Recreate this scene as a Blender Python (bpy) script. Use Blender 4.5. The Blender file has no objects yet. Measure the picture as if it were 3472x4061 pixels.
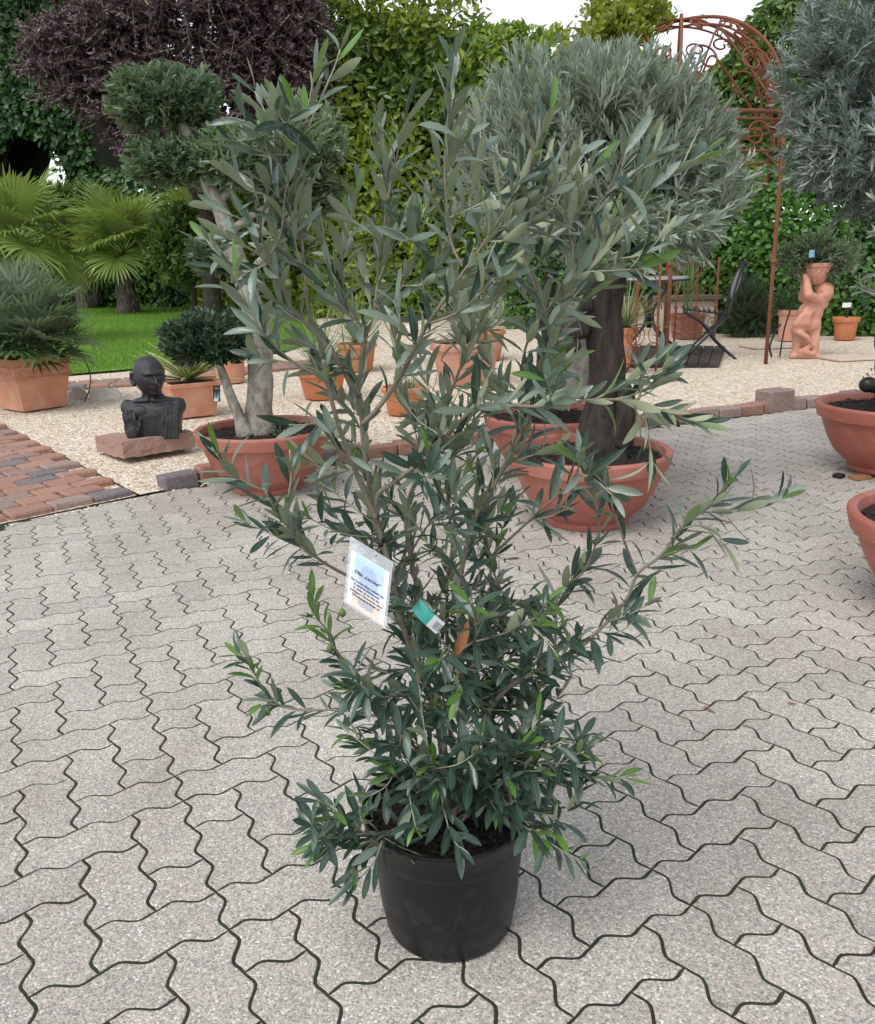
import bpy, bmesh, math, random
import numpy as np
from mathutils import Vector, Matrix, noise as mnoise

# ------------------------------------------------------------------ camera, sky, sun, exposure
sc = bpy.context.scene
COL = sc.collection
CAM_H, PITCH, ROLL, FOCAL = 1.17485, 0.2820442, -0.0246287, 3491.18 / 3472.0
_f = np.array([0, math.cos(PITCH), -math.sin(PITCH)])
_u0 = np.array([0, math.sin(PITCH), math.cos(PITCH)])
_r0 = np.array([1.0, 0, 0])
CR = math.cos(ROLL) * _r0 + math.sin(ROLL) * _u0
CU = -math.sin(ROLL) * _r0 + math.cos(ROLL) * _u0
CAMP = np.array([0, 0, CAM_H])
cd = bpy.data.cameras.new("camera")
cd.sensor_fit = 'HORIZONTAL'
cd.sensor_width = 36.0
cd.lens = 36.0 * FOCAL
cd.clip_start = 0.05
cd.clip_end = 2000
cam = bpy.data.objects.new("camera", cd)
COL.objects.link(cam)
cam.matrix_world = Matrix(((CR[0], CU[0], -_f[0], 0), (CR[1], CU[1], -_f[1], 0), (CR[2], CU[2], -_f[2], CAM_H), (0, 0, 0, 1)))
sc.camera = cam

SUN_EL, SUN_AZ = math.radians(58), math.radians(215)     # high, behind the camera to the left
w = bpy.data.worlds.new("World")
sc.world = w
w.use_nodes = True
nt = w.node_tree
nt.nodes.clear()
sky = nt.nodes.new('ShaderNodeTexSky')
sky.sky_type = 'NISHITA'
sky.sun_disc = False
sky.sun_elevation = SUN_EL
sky.sun_rotation = SUN_AZ
sky.air_density = 1.0
sky.dust_density = 1.0
sky.ozone_density = 1.0
hs = nt.nodes.new('ShaderNodeHueSaturation')
hs.inputs['Saturation'].default_value = 0.28               # overcast: the blue is mostly gone
bg = nt.nodes.new('ShaderNodeBackground')
bg.inputs['Strength'].default_value = 0.15
wo = nt.nodes.new('ShaderNodeOutputWorld')
nt.links.new(sky.outputs[0], hs.inputs['Color'])
nt.links.new(hs.outputs[0], bg.inputs[0])
nt.links.new(bg.outputs[0], wo.inputs[0])
sd = bpy.data.lights.new("sun", 'SUN')
sd.energy = 1.2
sd.angle = math.radians(35)
sd.color = (1.0, 0.97, 0.92)
so = bpy.data.objects.new("sun", sd)
COL.objects.link(so)
_sv = Vector((math.sin(SUN_AZ) * math.cos(SUN_EL), math.cos(SUN_AZ) * math.cos(SUN_EL), math.sin(SUN_EL)))
so.rotation_euler = _sv.to_track_quat('Z', 'Y').to_euler()
sc.view_settings.view_transform = 'Standard'
sc.view_settings.look = 'None'
sc.view_settings.gamma = 1
sc.view_settings.exposure = 0.8
sc.view_settings.use_curve_mapping = False
sc.cycles.max_bounces = 8
sc.cycles.transparent_max_bounces = 12
sc.cycles.use_denoising = True

# ------------------------------------------------------------------ helpers
PI = math.pi
def ray(px, py):
    x = (px - 885.5) / 1771.0
    y = (py - 1035.7) / 1771.0
    return _f + CR * x / FOCAL - CU * y / FOCAL
def ground(px, py, z=0.0):
    d = ray(px, py)
    return CAMP + d * ((z - CAM_H) / d[2])
def at(px, py, Y):
    d = ray(px, py)
    return CAMP + d * (Y / d[1])
def depth(P):
    return (np.asarray(P) - CAMP) @ _f
def project(P):
    d = np.asarray(P, float) - CAMP
    z = d @ _f
    return 885.5 + 1771 * FOCAL * (d @ CR) / z, 1035.7 - 1771 * FOCAL * (d @ CU) / z, z

ORG = {}
def finish(o, parent, origin):
    COL.objects.link(o)
    if parent is not None:
        o.parent = parent
        ORG[o.name] = ORG[parent.name]
    else:
        o.location = origin
        ORG[o.name] = np.array(origin, float)
def org_of(parent, origin):
    return ORG[parent.name] if parent is not None else np.array(origin, float)
def mesh_from(name, V, F, mats=None, smooth=False, uv=None, mi=None):
    me = bpy.data.meshes.new(name)
    V = np.asarray(V, np.float32)
    if isinstance(F, np.ndarray):
        nf, k = F.shape
        me.vertices.add(len(V)); me.vertices.foreach_set('co', V.ravel())
        me.loops.add(nf * k); me.loops.foreach_set('vertex_index', F.astype(np.int32).ravel())
        me.polygons.add(nf)
        me.polygons.foreach_set('loop_start', np.arange(0, nf * k, k, dtype=np.int32))
        try: me.polygons.foreach_set('loop_total', np.full(nf, k, np.int32))
        except Exception: pass
    else:
        me.from_pydata(V.tolist(), [], F)
    if mats is not None:
        for m in (mats if isinstance(mats, (list, tuple)) else [mats]):
            me.materials.append(m)
    me.update(calc_edges=True)
    if uv is not None:
        l = me.uv_layers.new(name='UVMap')
        li = np.empty(len(me.loops), np.int32)
        me.loops.foreach_get('vertex_index', li)
        l.data.foreach_set('uv', np.asarray(uv, np.float32)[li].ravel())
    if mi is not None:
        me.polygons.foreach_set('material_index', np.asarray(mi, np.int32))
    if smooth:
        me.polygons.foreach_set('use_smooth', np.ones(len(me.polygons), bool))
    me.validate(clean_customdata=False)
    return me
def tag(o, label=None, cat=None, group=None, kind=None):
    if label: o['label'] = label
    if cat: o['category'] = cat
    if group: o['group'] = group
    if kind: o['kind'] = kind
    return o
def thing(name, label, cat, loc, group=None):
    o = bpy.data.objects.new(name, None)
    o.empty_display_size = 0.1
    COL.objects.link(o)
    o.location = loc
    ORG[o.name] = np.array(loc, float)
    return tag(o, label, cat, group)
def catmull(P, n=8):
    P = np.asarray(P, float)
    if len(P) < 3:
        t = np.linspace(0, 1, n + 1)[:, None]
        return P[0] * (1 - t) + P[-1] * t
    Q = np.vstack([2 * P[0] - P[1], P, 2 * P[-1] - P[-2]])
    out = []
    t = np.linspace(0, 1, n, endpoint=False)[:, None]
    for i in range(1, len(Q) - 2):
        a, b, c, d = Q[i - 1], Q[i], Q[i + 1], Q[i + 2]
        out.append(.5 * (2 * b + (c - a) * t + (2 * a - 5 * b + 4 * c - d) * t ** 2 + (3 * b - a - 3 * c + d) * t ** 3))
    return np.vstack(out + [P[-1:]])
def resample(P, step):
    s = np.r_[0, np.cumsum(np.linalg.norm(np.diff(P, axis=0), axis=1))]
    n = max(3, int(s[-1] / step) + 1)
    q = np.linspace(0, s[-1], n)
    return np.stack([np.interp(q, s, P[:, k]) for k in range(3)], 1)
def unit(v):
    v = np.asarray(v, float)
    return v / (np.linalg.norm(v, axis=-1, keepdims=True) + 1e-12)
class G:
    """collects shapes for ONE mesh object"""
    def __init__(s): s.V = []; s.F = []; s.n = 0
    def add(s, V, F):
        V = np.asarray(V, float)
        s.V.append(V); s.F += [tuple(int(i) + s.n for i in f) for f in F]; s.n += len(V)
        return s
    def tube(s, P, r, seg=8, lump=0, seed=0, flat=1.0):
        P = np.asarray(P, float); n = len(P)
        r = np.broadcast_to(np.asarray(r, float), (n,)) if np.ndim(r) == 0 or len(np.atleast_1d(r)) == n else np.interp(np.linspace(0, 1, n), np.linspace(0, 1, len(r)), r)
        T = unit(np.gradient(P, axis=0))
        ref = np.array([0, 0, 1.0]) if abs(T[0][2]) < .9 else np.array([1.0, 0, 0])
        N = unit(np.cross(T[0], ref)); V = []
        a = np.linspace(0, 2 * PI, seg, endpoint=False)
        for i in range(n):
            N = unit(N - T[i] * (N @ T[i])); B = np.cross(T[i], N)
            rr = np.full(seg, r[i])
            if lump:
                for k in range(seg):
                    p = P[i] + r[i] * (N * math.cos(a[k]) + B * math.sin(a[k]))
                    rr[k] *= 1 + lump * mnoise.noise(Vector(p * np.array([1, 1, .45]) / max(r.max(), .01) * 1.3 + seed)) + .45 * lump * mnoise.noise(Vector(p * np.array([1, 1, .3]) / max(r.max(), .01) * 4 + seed))
            V.append(P[i] + rr[:, None] * (np.cos(a)[:, None] * N + flat * np.sin(a)[:, None] * B))
        V = np.vstack(V)
        F = [(i * seg + k, i * seg + (k + 1) % seg, (i + 1) * seg + (k + 1) % seg, (i + 1) * seg + k) for i in range(n - 1) for k in range(seg)]
        F += [tuple(range(seg))[::-1], tuple((n - 1) * seg + k for k in range(seg))]
        return s.add(V, F)
    def lathe(s, prof, c, seg=48, wob=0):
        prof = np.asarray(prof, float); n = len(prof); a = np.linspace(0, 2 * PI, seg, endpoint=False)
        V = np.stack([np.stack([c[0] + r * np.cos(a) * (1 + wob * np.sin(2 * a + 1)), c[1] + r * np.sin(a) * (1 + wob * np.sin(2 * a + 1)), np.full(seg, c[2] + z)], 1) for r, z in prof]).reshape(-1, 3)
        F = [(i * seg + k, i * seg + (k + 1) % seg, (i + 1) * seg + (k + 1) % seg, (i + 1) * seg + k) for i in range(n - 1) for k in range(seg)]
        if prof[0][0] > 1e-4: F.append(tuple(range(seg))[::-1])
        if prof[-1][0] > 1e-4: F.append(tuple((n - 1) * seg + k for k in range(seg)))
        return s.add(V, F)
    def box(s, c, size, yaw=0, tilt=0, bev=0):
        bm = bmesh.new(); bmesh.ops.create_cube(bm, size=1.0)
        bmesh.ops.scale(bm, vec=size, verts=bm.verts)
        if bev: bmesh.ops.bevel(bm, geom=bm.edges[:], offset=bev, segments=1, affect='EDGES')
        M = Matrix.Translation(c) @ Matrix.Rotation(yaw, 4, 'Z') @ Matrix.Rotation(tilt, 4, 'X')
        bm.transform(M); bm.verts.index_update()
        V = [v.co[:] for v in bm.verts]; F = [[v.index for v in f.verts] for f in bm.faces]
        bm.free()
        return s.add(V, F)
    def ell(s, c, r, rot=None, nu=20, nv=12):
        u = np.linspace(0, 2 * PI, nu, endpoint=False); v = np.linspace(0, PI, nv + 1)[1:-1]
        P = [[0, 0, 1]] + [[math.sin(b) * math.cos(a), math.sin(b) * math.sin(a), math.cos(b)] for b in v for a in u] + [[0, 0, -1]]
        P = np.array(P) * np.asarray(r, float)
        if rot is not None: P = P @ np.array(rot).T
        F = [(0, 1 + k, 1 + (k + 1) % nu) for k in range(nu)]
        m = len(v)
        F += [(1 + i * nu + k, 1 + (i + 1) * nu + k, 1 + (i + 1) * nu + (k + 1) % nu, 1 + i * nu + (k + 1) % nu) for i in range(m - 1) for k in range(nu)]
        e = 1 + m * nu
        F += [(e, 1 + (m - 1) * nu + (k + 1) % nu, 1 + (m - 1) * nu + k) for k in range(nu)]
        return s.add(P + np.asarray(c, float), F)
    def caps(s, P, r, seg=12):
        """chain of overlapping balls and tubes, meant for remeshing"""
        P = np.asarray(P, float); r = np.broadcast_to(np.asarray(r, float), (len(P),))
        s.tube(P, np.array(r), seg)
        for p, q in zip(P, r): s.ell(p, (q, q, q), nu=12, nv=8)
        return s
    def build(s, name, mat, parent=None, origin=(0, 0, 0), smooth=True, auto=None, uv=None):
        V = np.vstack(s.V) - org_of(parent, origin)
        me = mesh_from(name, V, s.F, mat, smooth, uv)
        if smooth and auto is not None:
            try: me.set_sharp_from_angle(angle=math.radians(auto))
            except Exception: pass
        o = bpy.data.objects.new(name, me)
        finish(o, parent, origin)
        return o
def remesh(o, vox, disp=0, dscale=.05, smooth=4):
    m = o.modifiers.new('fuse', 'REMESH'); m.mode = 'VOXEL'; m.voxel_size = vox; m.use_smooth_shade = True
    m = o.modifiers.new('soften', 'SMOOTH'); m.iterations = smooth; m.factor = .5
    if disp:
        t = bpy.data.textures.new('tool marks', 'CLOUDS'); t.noise_scale = dscale; t.noise_depth = 3
        m = o.modifiers.new('tool marks', 'DISPLACE'); m.texture = t; m.strength = disp; m.mid_level = .5
    return o

# ------------------------------------------------------------------ materials
def base_mat(name):
    m = bpy.data.materials.new(name); m.use_nodes = True
    n = m.node_tree.nodes; n.clear()
    out = n.new('ShaderNodeOutputMaterial'); b = n.new('ShaderNodeBsdfPrincipled')
    m.node_tree.links.new(b.outputs[0], out.inputs[0])
    return m, n, m.node_tree.links, b, out
def rgb(c): return (c[0], c[1], c[2], 1)
def ramp(n, stops, interp='LINEAR'):
    r = n.new('ShaderNodeValToRGB'); r.color_ramp.interpolation = interp
    e = r.color_ramp.elements
    while len(e) < len(stops): e.new(.5)
    for k, (p, c) in enumerate(stops):
        e[k].position = p; e[k].color = rgb(c)
    return r
def coords(n, l, which, scale=(1, 1, 1)):
    if which == 'world':
        g = n.new('ShaderNodeNewGeometry'); src = g.outputs['Position']
    else:
        g = n.new('ShaderNodeTexCoord'); src = g.outputs['Object' if which == 'object' else 'UV']
    mp = n.new('ShaderNodeMapping'); mp.inputs['Scale'].default_value = scale
    l.new(src, mp.inputs[0])
    return mp.outputs[0]
def noise(n, l, vec, scale, detail=4, rough=.6, dist=0):
    t = n.new('ShaderNodeTexNoise'); t.inputs['Scale'].default_value = scale; t.inputs['Detail'].default_value = detail
    t.inputs['Roughness'].default_value = rough; t.inputs['Distortion'].default_value = dist
    l.new(vec, t.inputs['Vector']); return t
def mixc(n, l, fac, a, b, mode='MIX'):
    m = n.new('ShaderNodeMix'); m.data_type = 'RGBA'; m.blend_type = mode
    for sock, v in ((m.inputs[0], fac), (m.inputs[6], a), (m.inputs[7], b)):
        if hasattr(v, 'links') or hasattr(v, 'is_linked'): l.new(v, sock)
        elif isinstance(v, (int, float)): sock.default_value = v
        else: sock.default_value = rgb(v)
    return m.outputs[2]
def math_(n, l, op, a, b=0.0, clamp=False):
    m = n.new('ShaderNodeMath'); m.operation = op; m.use_clamp = clamp
    for k, v in enumerate((a, b)):
        if hasattr(v, 'is_linked'): l.new(v, m.inputs[k])
        else: m.inputs[k].default_value = v
    return m.outputs[0]
def bump(n, l, b, h, dist, strength=1.0):
    bp = n.new('ShaderNodeBump'); bp.inputs['Distance'].default_value = dist; bp.inputs['Strength'].default_value = strength
    l.new(h, bp.inputs['Height']); l.new(bp.outputs[0], b.inputs['Normal']); return bp
def pmat(name, c1, c2, scale=8, rough=.7, rough2=None, bdist=0, bscale=None, spec=.4, stain=None, sscale=2, samt=.5, stretch=(1, 1, 1), objrand=0, c3=None, coord='world'):
    m, n, l, b, out = base_mat(name)
    v = coords(n, l, coord, stretch)
    t = noise(n, l, v, scale, 6, .65)
    rp = ramp(n, [(.3, c1), (.7, c2)] if c3 is None else [(.25, c1), (.5, c2), (.75, c3)])
    l.new(t.outputs[0], rp.inputs[0]); c = rp.outputs[0]
    if stain is not None:
        t2 = noise(n, l, v, sscale, 5, .7, .6)
        r2 = ramp(n, [(.5, (0, 0, 0)), (.68, (1, 1, 1))]); l.new(t2.outputs[0], r2.inputs[0])
        c = mixc(n, l, math_(n, l, 'MULTIPLY', r2.outputs[0], samt), c, stain)
    if objrand:
        oi = n.new('ShaderNodeObjectInfo'); h = n.new('ShaderNodeHueSaturation')
        l.new(math_(n, l, 'MULTIPLY_ADD', oi.outputs['Random'], objrand), h.inputs['Value'])
        h.inputs['Value'].links[0].from_node.inputs[2].default_value = 1 - objrand / 2
        l.new(c, h.inputs['Color']); c = h.outputs[0]
    l.new(c, b.inputs['Base Color'])
    b.inputs['Specular IOR Level'].default_value = spec
    if rough2 is not None:
        mr = n.new('ShaderNodeMapRange'); mr.inputs[3].default_value = rough; mr.inputs[4].default_value = rough2
        l.new(t.outputs[0], mr.inputs[0]); l.new(mr.outputs[0], b.inputs['Roughness'])
    else: b.inputs['Roughness'].default_value = rough
    if bdist:
        t3 = noise(n, l, v, bscale or scale * 4, 6, .7); bump(n, l, b, t3.outputs[0], bdist)
    return m
def leafmat(name, t1, t2, under, rough=.4, spec=.5, trans=.2, vein=None, wet=0):
    m, n, l, b, out = base_mat(name)
    g = n.new('ShaderNodeNewGeometry'); oi = n.new('ShaderNodeObjectInfo')
    r = math_(n, l, 'FRACT', math_(n, l, 'ADD', g.outputs['Random Per Island'], oi.outputs['Random']))
    c = mixc(n, l, r, t1, t2)
    if vein is not None:
        uv = n.new('ShaderNodeTexCoord'); sx = n.new('ShaderNodeSeparateXYZ'); l.new(uv.outputs['UV'], sx.inputs[0])
        d = math_(n, l, 'ABSOLUTE', math_(n, l, 'SUBTRACT', sx.outputs[0], .5))
        c = mixc(n, l, math_(n, l, 'MULTIPLY', math_(n, l, 'LESS_THAN', d, .045), .55), c, vein)
    r2 = math_(n, l, 'FRACT', math_(n, l, 'MULTIPLY', r, 7.13))
    un = mixc(n, l, r2, under, tuple(x * .72 for x in under))
    c = mixc(n, l, g.outputs['Backfacing'], c, un)
    l.new(c, b.inputs['Base Color'])
    b.inputs['Specular IOR Level'].default_value = spec
    l.new(math_(n, l, 'ADD', math_(n, l, 'MULTIPLY', g.outputs['Backfacing'], .3), math_(n, l, 'MULTIPLY_ADD', r2, .2), False), b.inputs['Roughness'])
    b.inputs['Roughness'].links[0].from_node.inputs[1].links[0].from_node.inputs[2].default_value = rough - .1
    if wet:
        v = coords(n, l, 'uv', (9, 26, 1))
        vo = n.new('ShaderNodeTexVoronoi'); vo.inputs['Scale'].default_value = 1.0; l.new(v, vo.inputs['Vector'])
        rp = ramp(n, [(.12, (1, 1, 1)), (.3, (0, 0, 0))]); l.new(vo.outputs['Distance'], rp.inputs[0])
        bump(n, l, b, rp.outputs[0], .0012, wet)
    tr = n.new('ShaderNodeBsdfTranslucent'); l.new(mixc(n, l, .5, c, (min(1, t2[0] * 2.2), min(1, t2[1] * 2.4), t2[2] * 1.2)), tr.inputs[0])
    ms = n.new('ShaderNodeMixShader'); ms.inputs[0].default_value = trans
    l.new(b.outputs[0], ms.inputs[1]); l.new(tr.outputs[0], ms.inputs[2]); l.new(ms.outputs[0], out.inputs[0])
    return m

def paver_material():
    m, n, l, b, out = base_mat('exposed aggregate concrete')
    v = coords(n, l, 'world')
    vo = n.new('ShaderNodeTexVoronoi'); vo.inputs['Scale'].default_value = 270; l.new(v, vo.inputs['Vector'])
    sx = n.new('ShaderNodeSeparateColor'); l.new(vo.outputs['Color'], sx.inputs[0])
    rp = ramp(n, [(0, (.22, .21, .20)), (.25, (.33, .312, .288)), (.5, (.40, .378, .345)), (.7, (.455, .425, .375)), (.86, (.50, .42, .33)), (.93, (.57, .55, .51)), (1, (.68, .66, .63))])
    l.new(sx.outputs[0], rp.inputs[0])
    t = noise(n, l, v, 700, 3, .7)
    c = mixc(n, l, .35, rp.outputs[0], t.outputs[1], 'SOFT_LIGHT')
    t2 = noise(n, l, v, 1.1, 6, .6, .8)
    r2 = ramp(n, [(.35, (.86, .83, .81)), (.6, (1.06, 1.06, 1.05))]); l.new(t2.outputs[0], r2.inputs[0])
    c = mixc(n, l, 1.0, c, r2.outputs[0], 'MULTIPLY')
    t3 = noise(n, l, v, 14, 5, .75); r3 = ramp(n, [(.66, (0, 0, 0)), (.76, (1, 1, 1))]); l.new(t3.outputs[0], r3.inputs[0])
    c = mixc(n, l, math_(n, l, 'MULTIPLY', r3.outputs[0], .3), c, (.13, .11, .09))
    oi = n.new('ShaderNodeObjectInfo'); h = n.new('ShaderNodeHueSaturation')
    g = n.new('ShaderNodeNewGeometry')
    rr = math_(n, l, 'FRACT', math_(n, l, 'ADD', oi.outputs['Random'], g.outputs['Random Per Island']))
    mr = n.new('ShaderNodeMapRange'); mr.inputs[3].default_value = .9; mr.inputs[4].default_value = 1.08; l.new(rr, mr.inputs[0])
    l.new(mr.outputs[0], h.inputs['Value']); l.new(c, h.inputs['Color'])
    l.new(h.outputs[0], b.inputs['Base Color']); b.inputs['Roughness'].default_value = .78; b.inputs['Specular IOR Level'].default_value = .35
    hh = math_(n, l, 'ADD', math_(n, l, 'MULTIPLY', vo.outputs['Distance'], -1.0), sx.outputs[1])
    bump(n, l, b, hh, .0012, .8)
    return m
def joint_material():
    m, n, l, b, out = base_mat('mossy joint sand')
    v = coords(n, l, 'world')
    t = noise(n, l, v, 3.2, 5, .7)
    t2 = noise(n, l, v, 160, 4, .7)
    rp = ramp(n, [(.3, (.018, .017, .014)), (.46, (.022, .026, .012)), (.55, (.03, .038, .014)), (.62, (.022, .026, .012)), (.78, (.03, .024, .016)), (.86, (.16, .075, .02))])
    l.new(t.outputs[0], rp.inputs[0])
    c = mixc(n, l, .5, rp.outputs[0], t2.outputs[1], 'SOFT_LIGHT')
    l.new(c, b.inputs['Base Color']); b.inputs['Roughness'].default_value = .95
    bump(n, l, b, t2.outputs[0], .006)
    return m
def brick_material():
    m, n, l, b, out = base_mat('tumbled clay paver')
    oi = n.new('ShaderNodeObjectInfo')
    rp = ramp(n, [(0, (.30, .165, .125)), (.2, (.34, .185, .13)), (.36, (.25, .175, .15)), (.52, (.185, .155, .155)), (.64, (.32, .165, .11)), (.78, (.29, .21, .18)), (.9, (.16, .14, .145))], 'CONSTANT')
    l.new(oi.outputs['Random'], rp.inputs[0])
    v = coords(n, l, 'world'); t = noise(n, l, v, 60, 6, .75); t2 = noise(n, l, v, 9, 5, .7)
    r2 = ramp(n, [(.3, (.6, .6, .62)), (.7, (1.35, 1.32, 1.3))]); l.new(t.outputs[0], r2.inputs[0])
    c = mixc(n, l, 1.0, rp.outputs[0], r2.outputs[0], 'MULTIPLY')
    r3 = ramp(n, [(.55, (0, 0, 0)), (.75, (1, 1, 1))]); l.new(t2.outputs[0], r3.inputs[0])
    c = mixc(n, l, math_(n, l, 'MULTIPLY', r3.outputs[0], .35), c, (.32, .27, .24))
    l.new(c, b.inputs['Base Color']); b.inputs['Roughness'].default_value = .85
    bump(n, l, b, t.outputs[0], .004)
    return m
def pebble_material():
    m, n, l, b, out = base_mat('pale gravel stones')
    oi = n.new('ShaderNodeObjectInfo'); wn = n.new('ShaderNodeTexWhiteNoise'); l.new(oi.outputs['Location'], wn.inputs[0])
    rp = ramp(n, [(0, (.33, .21, .13)), (.12, (.5, .36, .23)), (.3, (.62, .48, .34)), (.6, (.70, .59, .45)), (.85, (.78, .71, .6)), (1, (.5, .43, .35))])
    l.new(wn.outputs[0], rp.inputs[0])
    v = coords(n, l, 'world'); t = noise(n, l, v, 120, 4, .7)
    c = mixc(n, l, .4, rp.outputs[0], t.outputs[1], 'SOFT_LIGHT')
    l.new(c, b.inputs['Base Color']); b.inputs['Roughness'].default_value = .8
    return m
def gravelbed_material():
    m, n, l, b, out = base_mat('gravel bed')
    v = coords(n, l, 'world')
    vo = n.new('ShaderNodeTexVoronoi'); vo.inputs['Scale'].default_value = 55; l.new(v, vo.inputs['Vector'])
    sx = n.new('ShaderNodeSeparateColor'); l.new(vo.outputs['Color'], sx.inputs[0])
    rp = ramp(n, [(0, (.3, .21, .13)), (.3, (.52, .42, .31)), (.7, (.64, .55, .44)), (1, (.74, .68, .6))]); l.new(sx.outputs[0], rp.inputs[0])
    l.new(rp.outputs[0], b.inputs['Base Color']); b.inputs['Roughness'].default_value = .9
    bump(n, l, b, math_(n, l, 'MULTIPLY', vo.outputs['Distance'], -1.0), .01)
    return m
def card_material():
    m, n, l, b, out = base_mat('printed card')
    tc = n.new('ShaderNodeTexCoord'); sx = n.new('ShaderNodeSeparateXYZ'); l.new(tc.outputs['UV'], sx.inputs[0])
    u, vv = sx.outputs[0], sx.outputs[1]
    rp = ramp(n, [(0, (.78, .68, .6)), (.3, (.8, .7, .64)), (.36, (.74, .76, .86)), (.8, (.5, .66, .9)), (1, (.6, .74, .93))]); l.new(vv, rp.inputs[0])
    t = noise(n, l, tc.outputs['UV'], 16, 5, .8)
    # pale tree picture printed in the middle of the card
    du = math_(n, l, 'SUBTRACT', u, .5); dv = math_(n, l, 'SUBTRACT', vv, .62)
    d = math_(n, l, 'SQRT', math_(n, l, 'ADD', math_(n, l, 'POWER', math_(n, l, 'MULTIPLY', du, 3.2), 2), math_(n, l, 'POWER', math_(n, l, 'MULTIPLY', dv, 3.4), 2)))
    k = math_(n, l, 'GREATER_THAN', math_(n, l, 'SUBTRACT', math_(n, l, 'ADD', t.outputs[0], .32), d), 0)
    c = mixc(n, l, math_(n, l, 'MULTIPLY', k, .5), rp.outputs[0], (.3, .4, .55))
    dv2 = math_(n, l, 'SUBTRACT', vv, .16)
    d2 = math_(n, l, 'SQRT', math_(n, l, 'ADD', math_(n, l, 'POWER', math_(n, l, 'MULTIPLY', du, 2.6), 2), math_(n, l, 'POWER', math_(n, l, 'MULTIPLY', dv2, 7), 2)))
    k2 = math_(n, l, 'GREATER_THAN', math_(n, l, 'SUBTRACT', math_(n, l, 'ADD', t.outputs[0], .1), d2), 0)
    c = mixc(n, l, math_(n, l, 'MULTIPLY', k2, .6), c, (.28, .36, .5))
    edge = math_(n, l, 'LESS_THAN', math_(n, l, 'ABSOLUTE', du), .38)
    c = mixc(n, l, edge, (.8, .82, .86), c)
    l.new(c, b.inputs['Base Color']); b.inputs['Roughness'].default_value = .35
    return m
def variegated_material():
    m, n, l, b, out = base_mat('variegated yucca leaf')
    tc = n.new('ShaderNodeTexCoord'); sx = n.new('ShaderNodeSeparateXYZ'); l.new(tc.outputs['UV'], sx.inputs[0])
    d = math_(n, l, 'ABSOLUTE', math_(n, l, 'SUBTRACT', sx.outputs[0], .5))
    oi = n.new('ShaderNodeObjectInfo')
    g = mixc(n, l, oi.outputs['Random'], (.10, .17, .045), (.17, .24, .07))
    rp = ramp(n, [(.27, (0, 0, 0)), (.36, (1, 1, 1))]); l.new(d, rp.inputs[0])
    c = mixc(n, l, rp.outputs[0], g, (.52, .50, .19))
    l.new(c, b.inputs['Base Color']); b.inputs['Roughness'].default_value = .45
    return m
def glass_mat(name):
    m, n, l, b, out = base_mat(name)
    b.inputs['Base Color'].default_value = (.9, .95, 1, 1); b.inputs['Roughness'].default_value = .12
    b.inputs['Alpha'].default_value = .28
    return m

M = {}
M['paver'] = paver_material(); M['joint'] = joint_material(); M['brick'] = brick_material()
M['pebble'] = pebble_material(); M['gravelbed'] = gravelbed_material(); M['card'] = card_material()
M['yucca'] = variegated_material(); M['pouch'] = glass_mat('clear plastic pouch')
M['earth'] = pmat('garden earth', (.06, .045, .03), (.12, .09, .06), 3, .95, bdist=.02, bscale=20)
M['lawn'] = pmat('lawn turf', (.09, .19, .025), (.17, .29, .045), 1.2, .9, stain=(.24, .21, .08), sscale=.5, samt=.35, bdist=.02, bscale=60)
M['soil'] = pmat('potting soil', (.006, .004, .003), (.03, .02, .014), 60, .95, bdist=.012, bscale=70)
M['bark_chip'] = pmat('bark mulch', (.010, .008, .006), (.045, .030, .022), 45, .9, bdist=.004, bscale=90)
M['bowl'] = pmat('terracotta coloured plastic', (.31, .092, .064), (.37, .122, .09), 5, .4, .58, bdist=.0008, bscale=260, spec=.4, stain=(.44, .23, .18), sscale=5, samt=.4)
M['terra'] = pmat('terracotta', (.47, .205, .12), (.56, .27, .17), 9, .85, bdist=.002, bscale=60, stain=(.62, .40, .29), sscale=4, samt=.5)
M['terra_orange'] = pmat('orange terracotta', (.48, .17, .07), (.56, .22, .10), 8, .8, bdist=.002, bscale=60, stain=(.58, .32, .2), sscale=5, samt=.4)
M['terra_pink'] = pmat('pink terracotta', (.50, .235, .165), (.57, .29, .21), 7, .8, bdist=.002, bscale=60, stain=(.6, .4, .3), sscale=3, samt=.4)
M['terra_brown'] = pmat('brown terracotta', (.22, .085, .06), (.28, .12, .085), 9, .8, bdist=.002, bscale=60)
M['nursery'] = pmat('black nursery plastic', (.0025, .003, .004), (.006, .0065, .008), 14, .3, .5, bdist=.0006, bscale=220, spec=.4, stain=(.045, .042, .04), sscale=24, samt=.4)
M['bark_grey'] = pmat('pale grey olive bark', (.12, .10, .08), (.34, .31, .26), 22, .9, bdist=.012, bscale=50, stain=(.07, .045, .025), sscale=11, samt=.9, c3=(.48, .45, .39), stretch=(1, 1, .6))
M['bark_dark'] = pmat('old dark olive bark', (.006, .005, .004), (.055, .042, .034), 34, .95, bdist=.06, bscale=42, stain=(.15, .125, .105), sscale=7, samt=.3, stretch=(1, 1, .18), c3=(.10, .08, .066))
M['stem'] = pmat('young olive stem', (.2, .165, .125), (.33, .285, .225), 40, .8, bdist=.001, bscale=200, stain=(.12, .08, .05), sscale=20)
M['twig'] = pmat('green grey twig', (.3, .31, .2), (.42, .43, .3), 40, .75)
M['palm_trunk'] = pmat('fibrous palm trunk', (.04, .03, .025), (.12, .095, .085), 14, .95, bdist=.05, bscale=30, stretch=(1, 1, .5), c3=(.2, .17, .16))
M['fibre'] = pmat('grey palm fibre', (.16, .13, .12), (.26, .23, .21), 10, .95)
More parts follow.
